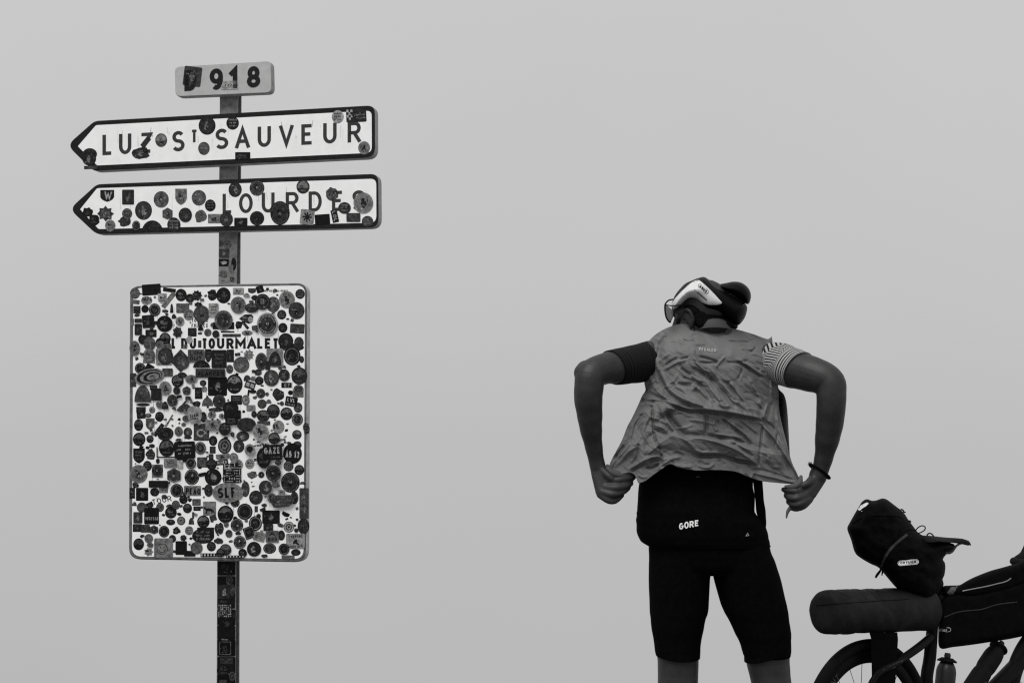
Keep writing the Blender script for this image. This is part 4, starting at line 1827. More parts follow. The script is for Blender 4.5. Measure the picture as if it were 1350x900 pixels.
sleeve('sleeve', [(884, 474, 4.78, 20), (864, 474, 4.705, 26.0), (842, 479, 4.635, 25.6), (824, 482, 4.595, 24.4), (808, 484.5, 4.56, 23.6)], M['sleeve_black'], .012)
sleeve('sleeve', [(990, 479, 4.78, 20), (1009, 478.5, 4.705, 27), (1026, 479.5, 4.645, 28.4), (1040, 483.5, 4.60, 27.0), (1053, 488, 4.565, 26.2)], M['sleeve_white'], .012)

# -- vest: one cloth sheet for the back, one for the front, both pulled towards the hands
def curve_at(poly, n):
    P = resample(poly, 1.5, False, True)
    L = [0]
    for i in range(1, len(P)):
        L.append(L[-1] + math.hypot(P[i][0] - P[i - 1][0], P[i][1] - P[i - 1][1]))
    o = []
    j = 0
    for i in range(n):
        s = L[-1] * i / (n - 1)
        while j < len(L) - 2 and L[j + 1] < s:
            j += 1
        t = (s - L[j]) / max(1e-9, L[j + 1] - L[j])
        o.append((P[j][0] + (P[j + 1][0] - P[j][0]) * t, P[j][1] + (P[j + 1][1] - P[j][1]) * t))
    return o
V_TOP = [(857, 447.5), (864, 441), (874, 434.6), (886, 429.6), (897, 427), (915, 427.4), (940, 430.4), (966, 433), (980, 436.5), (994, 440.6), (1008, 445.8), (1013.5, 446.8), (1017.5, 443.6)]
V_LEFT = [(857, 447.5), (852.6, 460), (851.4, 481), (850, 496), (849.5, 505), (851, 514), (846.5, 521.5), (842, 532), (833, 551), (827, 562), (820.4, 579), (812, 595), (804, 611), (801.8, 625)]
V_RIGHT = [(1017.5, 443.6), (1019.5, 456), (1022.4, 474), (1024, 490), (1025.5, 506), (1027, 520), (1027, 536), (1030, 555), (1035, 575), (1043, 606), (1050, 622), (1057, 637)]
V_BOT = [(801.8, 625), (816, 624.4), (831, 622.8), (837, 626.5), (841.5, 636.5), (846, 635.6), (851.5, 633.6), (862, 625.5), (873, 618), (880, 613), (886, 612.4), (893, 616), (908, 619.4), (922, 620.6), (942, 620.2),
         (958, 620.8), (972, 623), (984, 628), (994, 632.2), (1008, 635.6), (1024, 637.4), (1040, 638.8), (1057, 638.5)]
# creases read off the cloth: points, height in metres (+ towards the viewer), width in pixels
CREASE = [
 ([(863, 470), (867, 483), (878, 507), (891, 519.5), (911, 529), (938, 539.5), (950, 542)], .012, 4.5),
 ([(868, 487), (877, 512), (889, 525), (908, 535), (932, 541)], -.012, 5),
 ([(855, 489), (861, 507), (872, 519.5), (882, 527)], .010, 4),
 ([(852, 514), (862, 521), (876, 527), (890, 530)], -.010, 3.5),
 ([(922, 470), (934, 473), (946, 477)], -.006, 2.2), ([(919, 477.5), (932, 478.4), (946, 477.6)], -.006, 2.2),
 ([(897, 485), (904, 490), (911.5, 495)], -.007, 2.4), ([(913, 484), (922, 489), (930, 494)], -.006, 2.2), ([(918, 479), (926, 485), (936, 491)], .005, 2.2),
 ([(905, 474), (894, 477), (884, 482), (876, 487)], .007, 3), ([(893, 472), (885, 476), (877, 482)], -.005, 2.4), ([(908, 471), (897, 474)], -.005, 2.4),
 ([(900, 497), (908, 500), (917, 503)], -.006, 2.4), ([(893, 505), (903, 508), (912, 509)], -.008, 3.4), ([(909, 492), (917, 499), (925, 503)], .005, 2.4),
 ([(937.7, 486), (946, 498), (958, 512), (968, 523), (978.5, 533.6), (986, 541)], .010, 3.2), ([(930, 490), (942, 504), (952, 516), (962, 528), (971, 540)], -.009, 4),
 ([(973.5, 473.6), (982, 479), (990, 484), (999, 490), (1008, 495.5)], .008, 3), ([(973, 477), (984, 483.5), (995, 491), (1005, 498)], -.006, 2.6),
 ([(962, 501.7), (972, 516), (985, 533.6), (992, 545)], .009, 3), ([(958, 504), (967, 518), (979, 535)], -.007, 3), ([(988, 500), (998, 516), (1005, 532)], .007, 3.4),
 ([(930, 502), (939, 513), (949, 527), (957, 540)], .008, 3.6), ([(920, 503), (932, 518), (943, 534)], -.009, 4), ([(915, 512), (925, 522), (935, 531)], -.012, 6),
 ([(992, 461), (986, 460), (976, 459)], .004, 2), ([(996, 457.5), (993, 462), (988, 463)], -.006, 2.2), ([(960, 450), (975, 451), (990, 451)], -.004, 2.5),
 ([(978, 486), (976, 494), (972, 500)], -.005, 2), ([(956, 470), (948, 478), (944, 484)], .005, 2.2), ([(1013, 450), (1015, 470), (1017, 500), (1018, 530)], .006, 3),
 ([(912, 431), (930, 436.5), (950, 438), (962, 437)], -.009, 4.2), ([(900, 446), (915, 447)], .004, 3), ([(872, 440), (866, 452), (862, 468)], .006, 3.5), ([(878, 442), (872, 455), (868, 468)], -.006, 3.5),
 # pocket seam and pocket
 ([(868, 529), (880, 532), (893, 537), (907, 541.4), (930, 543), (948, 544.4), (975, 549), (1006, 555)], -.012, 2.6),
 ([(866, 526), (880, 528.5), (893, 533), (907, 537.6), (930, 539.2), (948, 540.6), (975, 545), (1006, 551)], .009, 3),
 ([(868.7, 530), (873, 540), (880, 555.4), (893, 571), (909, 584), (916, 593)], .013, 3.4), ([(877, 541), (884, 552), (896, 568), (908, 578)], -.016, 6.5),
 ([(881, 537), (890, 540.5)], .006, 2), ([(931, 546), (932, 560), (930, 572)], -.010, 4), ([(944, 549), (941, 560), (946, 569)], .006, 3),
 ([(949, 549), (962, 560), (980, 575), (992, 590)], -.008, 3.2), ([(957, 553), (972, 563), (984, 573), (990, 582)], .006, 2.8), ([(975, 551), (986, 560), (998, 570)], .006, 2.8), ([(943, 572), (960, 574), (980, 577)], .006, 2.4), ([(946, 576), (964, 578), (984, 584)], -.007, 3),
 ([(905, 578.8), (915, 577.2), (930, 578), (947, 583), (961, 588), (973.6, 594), (986, 602), (997, 611.5)], .016, 3.6),
 ([(906, 572), (925, 573.5), (947, 578), (962, 583), (976, 590), (990, 601)], -.011, 4),
 ([(910, 596), (920, 600.5), (935, 601), (950.5, 601), (963, 604), (974, 608), (985, 609), (997, 613.5)], -.014, 3.4),
 ([(916, 592), (925, 596), (938, 596), (950, 597)], .007, 2.6), ([(955, 598), (962, 594), (970, 600)], .006, 2), ([(968, 603), (978, 604), (990, 608)], .007, 2.2),
 # left side panel
 ([(860, 534), (860, 548), (863, 575), (868, 588), (872, 600), (873.5, 615)], -.009, 2.2),
 ([(802, 620), (812, 605), (827, 589), (832, 570), (838, 548)], .008, 3.5), ([(824, 586), (817, 595), (809, 606)], -.007, 2.6), ([(808, 617), (822, 602), (840, 582), (852, 560)], .005, 4),
 ([(833, 612), (840, 602), (842, 590), (842, 582)], -.005, 2.5), ([(830, 618), (846, 608), (858, 603), (871, 601.5)], .009, 2.6), ([(832, 622), (848, 612), (862, 608), (871, 607)], -.008, 2.4),
 ([(850, 611), (857, 609.5), (868, 609)], .009, 2.4), ([(851, 616), (861, 616), (869, 611)], -.010, 2.4), ([(854, 598), (862, 592), (868, 587)], .005, 2.2), ([(862, 560), (872, 563), (880, 569)], .007, 2.6), ([(861, 565), (870, 569), (878, 572)], -.006, 2.2),
 ([(857, 545), (852, 556), (848, 570), (857, 585), (866, 590)], .004, 3), ([(846, 527), (856, 530), (864, 529)], -.012, 3.4), ([(844, 535), (852, 531), (860, 533)], .008, 3),
 ([(868, 545), (876, 551), (882, 561)], -.005, 2), ([(874, 606), (884, 604), (896, 603)], .005, 3), ([(872, 613), (880, 608), (888, 604)], .006, 2.2),
 # right side panel
 ([(1004, 558), (1013, 568), (1021.6, 578), (1031, 592), (1039, 604.6), (1047, 618), (1054, 631)], .011, 2.8), ([(1010, 571), (1020, 586), (1032, 603), (1044, 621)], -.007, 4),
 ([(1005.6, 560), (1003, 585), (1000, 613.5)], -.008, 2), ([(1012, 532), (1009, 542), (1005.6, 552)], .008, 2.8), ([(1017, 530), (1014, 545), (1010, 558)], -.005, 4), ([(1025, 548), (1027, 565), (1032, 583), (1038, 597)], .007, 2.4),
 ([(991, 622), (1006, 626), (1021.6, 629.5), (1037, 633.5), (1053, 636.8)], .008, 2.4), ([(1003, 600), (1018, 614), (1034, 628)], -.005, 4), ([(992, 618), (1008, 620), (1026, 626), (1046, 633)], -.006, 2.6), ([(990, 631), (993, 624), (998, 620)], .006, 2),
 ([(1005, 580), (1018, 595), (1030, 612)], .004, 4),
]
CREASE = [(a, b * 1.0, max(1.5, c * .68)) for a, b, c in CREASE]
_rc = random.Random(21)
for _i in range(190):
    cx_, cy_ = _rc.uniform(812, 1045), _rc.uniform(432, 634)
    if cx_ < 862 and cy_ > 535:
        dx_, dy_ = 802 - cx_, 622 - cy_                      # fans out from the left fist
    elif cx_ > 1003 and cy_ > 545:
        dx_, dy_ = 1055 - cx_, 637 - cy_                     # and from the right fist
    elif cy_ < 535:
        k_ = (cx_ - 935) / 80.0
        dx_, dy_ = (1.0, .75) if k_ > -.45 else (-.8, .55)
        if cy_ < 468:
            dx_, dy_ = 1.0, _rc.uniform(-.3, .3)
    else:
        dx_, dy_ = 1.0, (.25 if cx_ < 935 else .6)
    a_ = math.atan2(dy_, dx_) + _rc.gauss(0, .24)
    ln_ = _rc.uniform(12, 40) * (.7 if cy_ < 468 else 1)
    bend = _rc.gauss(0, .25)
    pts_ = []
    for q_ in (-.5, -.17, .17, .5):
        t_ = a_ + bend * q_ * 2
        pts_.append((cx_ + math.cos(t_) * ln_ * q_, cy_ + math.sin(t_) * ln_ * q_))
    wd_ = _rc.uniform(1.2, 2.3)
    CREASE.append((pts_, _rc.choice((-1, -1, 1)) * wd_ * _rc.uniform(.0012, .0026) * (.6 if cy_ < 468 else 1), wd_))
CR = []
for P_, amp, wd in CREASE:
    Q_ = np.array(resample(P_, 2.5, False, True))
    CR.append((Q_[:-1], Q_[1:], amp, wd, Q_.min(0) - 3 * wd, Q_.max(0) + 3 * wd, len(Q_)))
def creases(X, Yp):
    """X,Yp arrays of pixel positions -> displacement"""
    D = np.zeros(X.shape)
    PT = np.stack([X.ravel(), Yp.ravel()], 1)
    Df = D.ravel()
    for A, B, amp, wd, lo, hi, n in CR:
        sel = np.where((PT[:, 0] > lo[0]) & (PT[:, 0] < hi[0]) & (PT[:, 1] > lo[1]) & (PT[:, 1] < hi[1]))[0]
        if not len(sel):
            continue
        p = PT[sel][:, None, :]
        ab = (B - A)[None]
        t = np.clip(((p - A[None]) * ab).sum(2) / np.maximum((ab * ab).sum(2), 1e-9), 0, 1)
        d2 = (((A[None] + ab * t[..., None]) - p) ** 2).sum(2)
        k = d2.argmin(1)
        dm = np.sqrt(d2[np.arange(len(sel)), k])
        s = (k + t[np.arange(len(sel)), k]) / max(1, len(A))
        fade = np.clip(np.minimum(s, 1 - s) * 5 + .25, 0, 1)
        Df[sel] += amp * fade * np.exp(-(dm / wd) ** 2)
    return Df.reshape(X.shape)

def cloth_sheet(name, top, left, right, bot, nu, nv, depth, m, fold=True, parent=None, rev=False, thick=0.0012):
    T, B_ = curve_at(top, nu), curve_at(bot, nu)
    L_, R_ = curve_at(left, nv), curve_at(right, nv)
    # re-time the side curves by height so rows stay level
    X = np.zeros((nv, nu)); Yp = np.zeros((nv, nu))
    for j in range(nv):
        v = j / (nv - 1)
        for i in range(nu):
            u = i / (nu - 1)
            for k, A in ((0, X), (1, Yp)):
                A[j, i] = ((1 - v) * T[i][k] + v * B_[i][k] + (1 - u) * L_[j][k] + u * R_[j][k]
                           - ((1 - u) * (1 - v) * T[0][k] + u * (1 - v) * T[-1][k] + (1 - u) * v * B_[0][k] + u * v * B_[-1][k]))
    D = creases(X, Yp) if fold else np.zeros(X.shape)
    vs, fs = [], []
    for j in range(nv):
        v = j / (nv - 1)
        for i in range(nu):
            u = i / (nu - 1)
            x, y = X[j, i], Yp[j, i]
            w = 0.0
            if fold:
                q = Vector((x * .045, y * .045, 1.7))
                w += .0045 * noise.fractal(q, 1.0, 2.0, 2)
                # diagonal crinkles of thin nylon
                a = (x * .75 + y * .66); b = (-x * .66 + y * .75)
                r1 = noise.noise(Vector((a * .035, b * .11, 4.2)))
                r2 = noise.noise(Vector((a * .06 + 3, b * .22, 8.1)))
                r3 = noise.noise(Vector((x * .26, y * .26, 2.2)))
                w += .0024 * (1 - 2.4 * abs(r1)) + .0009 * (1 - 2.2 * abs(r2)) + .0004 * r3
                edge = min(u, 1 - u, v + .1, 1) * 10
                w *= min(1, .35 + edge * .65)
                w += D[j, i] * 1.3
            Y = 4.70 - depth(u, v) - w
            vs.append(at(x, y, Y))
    for j in range(nv - 1):
        for i in range(nu - 1):
            q = (j * nu + i, j * nu + i + 1, (j + 1) * nu + i + 1, (j + 1) * nu + i)
            fs.append(q[::-1] if not rev else q)
    o = obj(name, vs, fs, m, parent or person)
    if thick:
        s_ = o.modifiers.new('thickness', 'SOLIDIFY')
        s_.thickness = thick
        s_.offset = -1
    return o
def ss(a, b, x):
    t = min(1, max(0, (x - a) / (b - a)))
    return t * t * (3 - 2 * t)
def back_depth(u, v):
    c = abs(2 * u - 1)
    up = .060 + .086 * (1 - c ** 2.6)
    up *= .55 + .45 * ss(-.02, .22, v)
    lo = .135 + .055 * (1 - c ** 2) 
    bulge = np.interp(v, [0, .25, .42, .535, .56, .60, .70, .755, .79, .84, .90, .94, 1], [0, .002, .012, .026, .022, .000, -.010, -.012, .012, .008, -.006, -.004, 0])
    return up + (lo - up) * ss(.38, .80, v) + float(bulge) * (1 - c ** 5)
VEST = cloth_sheet('vest', V_TOP, V_LEFT, V_RIGHT, V_BOT, 360, 310, back_depth, M['vest'])
F_RIGHT = [(1017.5, 443.6), (1018, 460), (1021, 490), (1026, 511), (1033, 519), (1036.4, 529), (1038.4, 546), (1039.6, 566), (1040.6, 586), (1042.2, 606), (1048, 620), (1056, 636)]
F_BOT = [(801.8, 625), (830, 620), (860, 612), (900, 606), (940, 606), (980, 612), (1020, 624), (1056, 636)]
def front_depth(u, v):
    c = abs(2 * u - 1)
    up = .060 * c ** 6 - .135 * (1 - c ** 2.6)
    up *= .55 + .45 * ss(-.02, .22, v)
    lo = .10 - .26 * (1 - c ** 2.2)
    return up + (lo - up) * ss(.35, .95, v)
cloth_sheet('vest_front', V_TOP, V_LEFT, F_RIGHT, F_BOT, 70, 70, front_depth, M['vest_in'], False, None, True)
# stand-up collar round the neck
cv, cf = [], []
nC = 40
for j, (yy, sc) in enumerate(((433.5, 1.0), (430, 1.02), (426.5, 1.0), (423.4, .97), (421.6, .94), (423.2, .92), (428, .9))):
    for i in range(nC):
        a = 2 * math.pi * i / nC
        c0 = at(941, yy, 4.645)
        ex = m_px(24.5, 4.65) * sc
        dx, dy = math.cos(a) * ex, math.sin(a) * .062 * sc
        lift = m_px(1, 4.65) * (-9.0 * max(0, math.cos(a)) ** 2 - 5.5 * max(0, -math.cos(a)) ** 2) * (1 if j > 0 else .4)
        cv.append(c0 + Vector((dx, dy, lift)))
for j in range(6):
    for i in range(nC):
        i2 = (i + 1) % nC
        cf.append((j * nC + i, j * nC + i2, (j + 1) * nC + i2, (j + 1) * nC + i))
COLLAR = obj('collar', cv, cf, M['vest_in'], VEST)

# -- hair, helmet, glasses
def headmap(Y):
    return lambda x, y, o: at(x, y, Y - o)
HAIR = obj('hair', *inflate([(899, 404), (907, 398), (918, 397), (934, 404), (950, 410), (964, 418), (972, 427), (970, 434), (950, 437), (925, 437), (914, 432), (905, 424), (899, 414)], 2.5, .060, 12, headmap(4.655), .003, .3, 5), M['hair'], person)
HEL = [(885.8, 406.8), (886, 399), (890, 389), (897, 380), (904, 373.4), (913, 369.4), (920, 366.6), (928, 365), (934.4, 368.6), (942, 375), (955, 382), (970, 391), (981, 399), (985, 404.5), (984.4, 411), (982.6, 417), (979.6, 422.4), (974.4, 428), (968.5, 428.6),
       (960, 423), (950, 415), (942, 413), (930, 410), (923, 403), (919, 397.6), (914, 395), (908, 395), (901, 400.4), (894.4, 406), (889, 408.6)]
HELMET = obj('helmet', *inflate(HEL, 2.2, .094, 17, headmap(4.655)), M['helmet_black'], person)
TAIL = [(930, 369), (936, 370.5), (942, 374), (949, 374.4), (957.8, 372.8), (966.7, 371.3), (975.5, 372), (983, 376), (988, 382), (990, 389), (989, 396.7), (985.6, 401), (977, 397), (966, 391), (955, 385), (944, 379), (935, 374)]
obj('rear_lobe', *inflate(TAIL, 2.0, .066, 13, headmap(4.655)), M['helmet_black'], HELMET)
# pale edge trim between shell and rear lobe
tr = [(950, 381), (957, 384.4), (966, 389.4), (975, 395), (982.5, 400.2)]
hb_ = bvh_of(HELMET, bpy.data.objects['rear_lobe'])
obj('trim_line', *tube([drape(hb_, x, y, .003, 4.6) for x, y in resample(tr, 2, False)], m_px(.55, 4.6), 6, 3), mat('trim grey', .10, .5, .3), HELMET)
Z = lambda L: [(860 + x / 9.0, 350 + y / 9.0) for x, y in L]
SIDE = Z([(236, 445), (268, 392), (300, 355), (345, 305), (400, 255), (445, 215), (492, 185), (520, 174), (548, 172), (580, 190), (640, 240), (690, 288), (740, 340), (785, 392), (828, 442), (815, 456), (780, 466), (740, 470), (695, 469), (650, 463), (605, 447),
          (560, 424), (525, 406), (490, 396), (458, 394), (430, 402), (400, 424), (370, 450), (340, 477), (310, 500), (285, 515), (262, 526), (240, 518), (230, 500), (231, 470)])
hb_ = bvh_of(HELMET)
SP = decal('side_panel', [SIDE], 1.6, hb_, .004, 4.6, M['helmet_white'], HELMET)
s_ = SP.modifiers.new('t', 'SOLIDIFY')
s_.thickness = .004
s_.offset = -1
def projected(name, polys, bvh, lift, m, parent, fallY=4.6):
    mb = MB()
    for item in polys:
        li, poly = item
        n = len(poly)
        area = sum(poly[i][0] * poly[(i + 1) % n][1] - poly[(i + 1) % n][0] * poly[i][1] for i in range(n))
        p2 = list(poly) if area < 0 else list(poly)[::-1]
        mb.add([drape(bvh, x, y, lift + li * .0001, fallY) for x, y in p2], [tuple(range(n))])
    return mb.build(name, m, parent, smooth=False)
hb_ = bvh_of(SP)
P = [(0, [tuple(p) for p in q]) for q in stroke_quads(Z([(500, 287), (573, 351), (645, 412)]), 1.2)]
projected('slot', P, hb_, .0012, M['helmet_black'], HELMET)
def pill(cx, cy, L_, h, rot):
    P = []
    for sgn in (1, -1):
        for i in range(7):
            a = rad(-90 + 30 * i) if sgn == 1 else rad(90 + 30 * i)
            P.append((sgn * (L_ / 2 - h / 2) + h / 2 * math.cos(a), h / 2 * math.sin(a)))
    c_, s__ = math.cos(rad(rot)), math.sin(rad(rot))
    return [(cx + x * c_ - y * s__, cy + x * s__ + y * c_) for x, y in P]
lx, ly = 860 + 605 / 9, 350 + 276 / 9
projected('logo', [(0, pill(lx, ly, 17.0, 5.6, 41))], hb_, .0012, M['helmet_black'], HELMET)
projected('logo', [(0, pill(lx, ly, 15.4, 4.2, 41))], hb_, .0018, M['helmet_white'], HELMET)
projected('logo', text_polys('ABUS', lx, ly, 12.2, 3.3, .9, 41), hb_, .0024, M['helmet_black'], HELMET)
obj('chin_strap', *tube([hd(.03, .068, .0), hd(.036, .068, -.045), hd(.045, .050, -.095), hd(.055, 0, -.128), hd(.045, -.050, -.095), hd(.036, -.068, -.04)], .0032, 8, 4, True, False, 0.3), M['black_cloth'], HELMET)
GL_ = [(877.3, 400.6), (881, 404), (885.4, 407.4), (888, 411), (887.2, 418.4), (883.4, 424.6), (879.6, 420.6), (877.2, 412)]
pv, pf = inflate(GL_, 1.5, .004, 2.5, lambda x, y, o: at(x, y, 4.60 - o + (x - 876) * -.0006))
LENS = obj('sunglasses', pv, pf, M['lens'], person)
rim = [(887.5, 394.6), (882, 395.6), (878.5, 398.6), (876.6, 402.6), (876.8, 411), (878.6, 419), (882.8, 424.8), (884.4, 423)]
obj('frame', *tube([at(x, y, 4.598) for x, y in rim], m_px(1.0, 4.6), 8, 3), M['carbon'], LENS)
obj('temple_arm', *tube([at(878, 402, 4.598), at(886, 403, 4.590), at(895, 402.4, 4.585), at(904, 401, 4.585)], m_px(.8, 4.6), 8, 3), M['carbon'], LENS)

# -- bracelet, prints, cord
ring_c = [(1068.4, 611.5), (1073, 616.5), (1080, 622), (1087, 627), (1092.5, 630.5)]
br = []
nB = 26
c0 = at(1080.5, 621, 4.562)
ax1 = (at(1093, 629.8, 4.562) - at(1068, 612, 4.562)) / 2 * 1.02
for i in range(nB + 1):
    a = 2 * math.pi * i / nB
    br.append(c0 + ax1 * math.cos(a) + Vector((0, -1, .05)) * (.031 * math.sin(a)))
obj('bracelet', *tube(br, m_px(1.9, 4.56), 8, 1, False, False, 1.0, None, False), M['black_cloth'], person)
BR = bpy.data.objects['bracelet']
for k, (dx, dy) in enumerate(((-3, -3.2), (-1, -4.2), (1.4, -3.6), (-3.6, -.6))):
    obj('tassel', *tube([at(1068.5, 612.5, 4.56), at(1068.5 + dx, 612.5 + dy, 4.555)], [m_px(.9, 4.56), m_px(.5, 4.56)], 6, 2), M['black_cloth'], BR)
obj('drawcord', *tube([at(1043, 668, 4.552), at(1039, 673, 4.55), at(1037.5, 678, 4.548), at(1036.6, 683, 4.548)], [m_px(r, 4.55) for r in (3, 2.4, 1.6, .7)], 8, 3), M['vest_in'], VEST)
# hem of the vest bunched in each fist
obj('gripped_cloth', *tube([at(801, 614, 4.56), at(803, 620, 4.553), at(812, 625, 4.556), at(825, 626, 4.562), at(836, 626, 4.57)], [m_px(r, 4.55) for r in (2.5, 4.4, 5.6, 5.4, 3)], 10, 4, True, True), M['vest_in'], VEST)
obj('gripped_cloth', *tube([at(1056, 628, 4.55), at(1054, 636, 4.537), at(1046, 641, 4.533), at(1036, 641, 4.543)], [m_px(r, 4.55) for r in (2.2, 3.8, 4.2, 2)], 10, 4, True, True), M['vest_in'], VEST)
vb = bvh_of(VEST)
projected('word_print', text_polys('PEDALED', 932.8, 461, 22.5, 3.7, .72, 4.5), vb, .003, M['print_grey'], VEST)
jb = bvh_of(JERSEY)
gp = []
for ch, x0, x1, yb, yt in [('G', 895.2, 900.8, 697.8, 689.3), ('O', 902, 908, 696.6, 687.6), ('R', 909, 914.6, 695.0, 686.6), ('E', 916, 921.4, 693.4, 685.4)]:
    gp += glyph_polys(ch, x0, x1, yb, yt, 1.75, -.12)
for p in gp:
    pass
projected('word_print', gp, jb, .0025, M['print_white'], JERSEY)
projected('small_logo', [(0, [(917, 629.2), (920, 627.2), (924, 628.2), (920, 629)])], jb, .002, M['dim_print'], JERSEY)
projected('small_logo', [(0, [tuple(p) for p in q]) for q in stroke_quads([(983.4, 706), (985.6, 702.4), (987.2, 705.4), (983.4, 706)], .7)], jb, .002, M['print_grey'], JERSEY)
# shoes
for hx, Yh in ((895, 4.69), (1040, 4.68)):
    a = at(hx, 1072, Yh)
    z = person.location.z
    rr_ = []
    vsh = tube([Vector((a.x, Yh - .10, z + .055)), Vector((a.x, Yh - .02, z + .06)), Vector((a.x, Yh + .08, z + .052)), Vector((a.x, Yh + .17, z + .04))], [.036, .046, .046, .034], 16, 5, True, True)
    obj('shoe', *vsh, M['shoe'], person)

# ================================================================== BICYCLE with its bags (frame plane turned 36 degrees away to the right)
BY = rad(36)
BO = at(1144, 970, 5.2)                                   # rear hub
BU = Vector((math.cos(BY), math.sin(BY), 0))              # forwards
BN = Vector((math.sin(BY), -math.cos(BY), 0))             # towards the viewer (drive side)
BZ = Vector((0, 0, 1))
def bp(px, py, off=0.0):
    return on_plane(px, py, BO + BN * off, BN)
def bl(u, z, off=0.0):
    """frame coordinates in metres from the rear hub"""
    return BO + BU * u + BZ * z + BN * off
WR = 0.345
GB = gz(BO.x, BO.y)
bike = thing('bicycle', 'black touring bicycle parked behind the cyclist, loaded with black bags', 'bicycle', Vector((BO.x, BO.y, BO.z - WR)))

def circ(c_u, c_z, R, r, off=0, n=72, sides=10, flat=1.0, a0=0, a1=360):
    """ring lying in the bike plane"""
    vs, fs = [], []
    for i in range(n):
        a = 2 * math.pi * i / n
        d = BU * math.cos(a) + BZ * math.sin(a)
        c = bl(c_u, c_z, off) + d * R
        for k in range(sides):
            b = 2 * math.pi * k / sides
            vs.append(c + d * (r * math.cos(b)) + BN * (r * flat * math.sin(b)))
    for i in range(n):
        for k in range(sides):
            i2, k2 = (i + 1) % n, (k + 1) % sides
            fs.append((i * sides + k, i2 * sides + k, i2 * sides + k2, i * sides + k2))
    return vs, fs

def wheel(cu, cz):
    hub = obj('wheel', *tube([bl(cu, cz, -.05), bl(cu, cz, -.03), bl(cu, cz, 0), bl(cu, cz, .03), bl(cu, cz, .05)], [.012, .026, .016, .026, .012], 16, 3), M['metal'], bike)
    obj('tyre', *circ(cu, cz, WR - .021, .021, 0, 96, 12), M['rubber'], hub)
    # deep rim: flat oval section
    obj('rim', *circ(cu, cz, WR - .060, .026, 0, 96, 12, .42), M['carbon'], hub)
    for k in range(24):
        a = 2 * math.pi * k / 24 + .09
        sgn = 1 if k % 2 else -1
        tw = .42 * (1 if (k // 2) % 2 else -1)
        h = bl(cu, cz, .028 * sgn) + (BU * math.cos(a + tw) + BZ * math.sin(a + tw)) * .022
        e = bl(cu, cz, 0) + (BU * math.cos(a) + BZ * math.sin(a)) * (WR - .082)
        obj('spoke', *tube([h, e], .0012, 5, 1), M['metal'], hub)
    # brake disc on the far side
    obj('brake_disc', *circ(cu, cz, .070, .008, -.045, 36, 6, .12), M['metal'], hub)
    return hub
RWH = wheel(0, 0)
FWH = wheel(1.15, 0.0)
# rim lettering, faint
for ch, a in zip('HUNT', (142, 137, 132, 127)):
    polys = glyph_polys(ch, -.009, .009, .011, -.011, .003)
    c = (WR - .062)
    aa = rad(a)
    d, tg = BU * math.cos(aa) + BZ * math.sin(aa), BU * math.sin(aa) - BZ * math.cos(aa)
    mb = MB()
    for li, q in polys:
        mb.add([bl(0, 0, .0125 + li * .0001) + d * (c - y) + tg * x for x, y in q], [(0, 1, 2, 3)])
    mb.build('letter', M['dim_print'], RWH, smooth=False)

# -- frame (each tube a part)
ST_T, ST_B = bp(1232, 778), bl(.395, -.07)                # seat tube
obj('seat_tube', *tube([bp(1231, 770), bp(1229.5, 820), bp(1226, 865), bp(1222, 905), bl(.400, -.07)], [.019, .021, .023, .023, .024], 16, 4), M['carbon'], bike)
obj('seatpost', *tube([bp(1236, 722), bp(1233.5, 745), bp(1231.4, 775)], .0145, 14, 3), M['carbon'], bike)
for s_ in (1, -1):
    obj('seat_stay', *tube([bp(1229, 838, .014 * s_), bp(1212, 852, .030 * s_), bp(1184, 872, .046 * s_), bp(1150, 898, .058 * s_), bl(.0, .012, .062 * s_)], [.017, .0165, .0150, .013, .011], 12, 4, True, False, .8), M['carbon'], bike)
    obj('chain_stay', *tube([bl(.39, -.07, .03 * s_), bl(.2, -.035, .05 * s_), bl(0, 0, .062 * s_)], [.016, .014, .011], 12, 4), M['carbon'], bike)
# grey bands on the near seat stay
SSN = bvh_of(*[o for o in bike.children if o.name.startswith('seat_stay')])
Zs = lambda L: [(1050 + x / 6.43, 760 + y / 6.43) for x, y in L]
STAY = [o for o in bike.children if o.name.startswith('seat_stay')][0]
obj('top_tube', *tube([bp(1232, 790), bp(1290, 776), bl(1.050, .455)], [.020, .022, .026], 14, 4), M['carbon'], bike)
obj('down_tube', *tube([bl(.40, -.07), bp(1312, 905), bp(1362, 850), bl(1.075, .365)], [.030, .030, .031, .030], 16, 4), M['carbon'], bike)
obj('head_tube', *tube([bl(1.055, .49), bl(1.085, .335)], .027, 14, 2), M['carbon'], bike)
fork = obj('fork', *tube([bl(1.088, .33), bl(1.095, .30), bl(1.105, .27)], [.028, .032, .02], 14, 3), M['carbon'], bike)
for s_ in (1, -1):
    obj('fork_leg', *tube([bl(1.095, .31, .03 * s_), bl(1.115, .2, .052 * s_), bl(1.135, .1, .056 * s_), bl(1.150, 0, .056 * s_)], [.018, .017, .014, .011], 10, 4), M['carbon'], fork)
obj('stem', *tube([bl(1.050, .52), bl(1.065, .535), bl(1.130, .55)], [.02, .019, .018], 12, 3), M['carbon'], bike)
hbar = [bl(1.085, .435, .225), bl(1.165, .425, .222), bl(1.255, .47, .218), bl(1.265, .535, .215), bl(1.230, .555, .213), bl(1.190, .553, .20), bl(1.188, .552, .08), bl(1.188, .552, -.08), bl(1.190, .553, -.20), bl(1.230, .555, -.213), bl(1.265, .535, -.215), bl(1.255, .47, -.218), bl(1.165, .425, -.222), bl(1.085, .435, -.225)]
HB = obj('handlebar', *tube(hbar, .0155, 12, 5), M['rubber'], bike)
for s_ in (1, -1):
    obj('brake_hood', *tube([bl(1.230, .558, .213 * s_), bl(1.280, .575, .213 * s_), bl(1.305, .615, .213 * s_)], [.018, .021, .015], 12, 4, True, True), M['rubber'], HB)
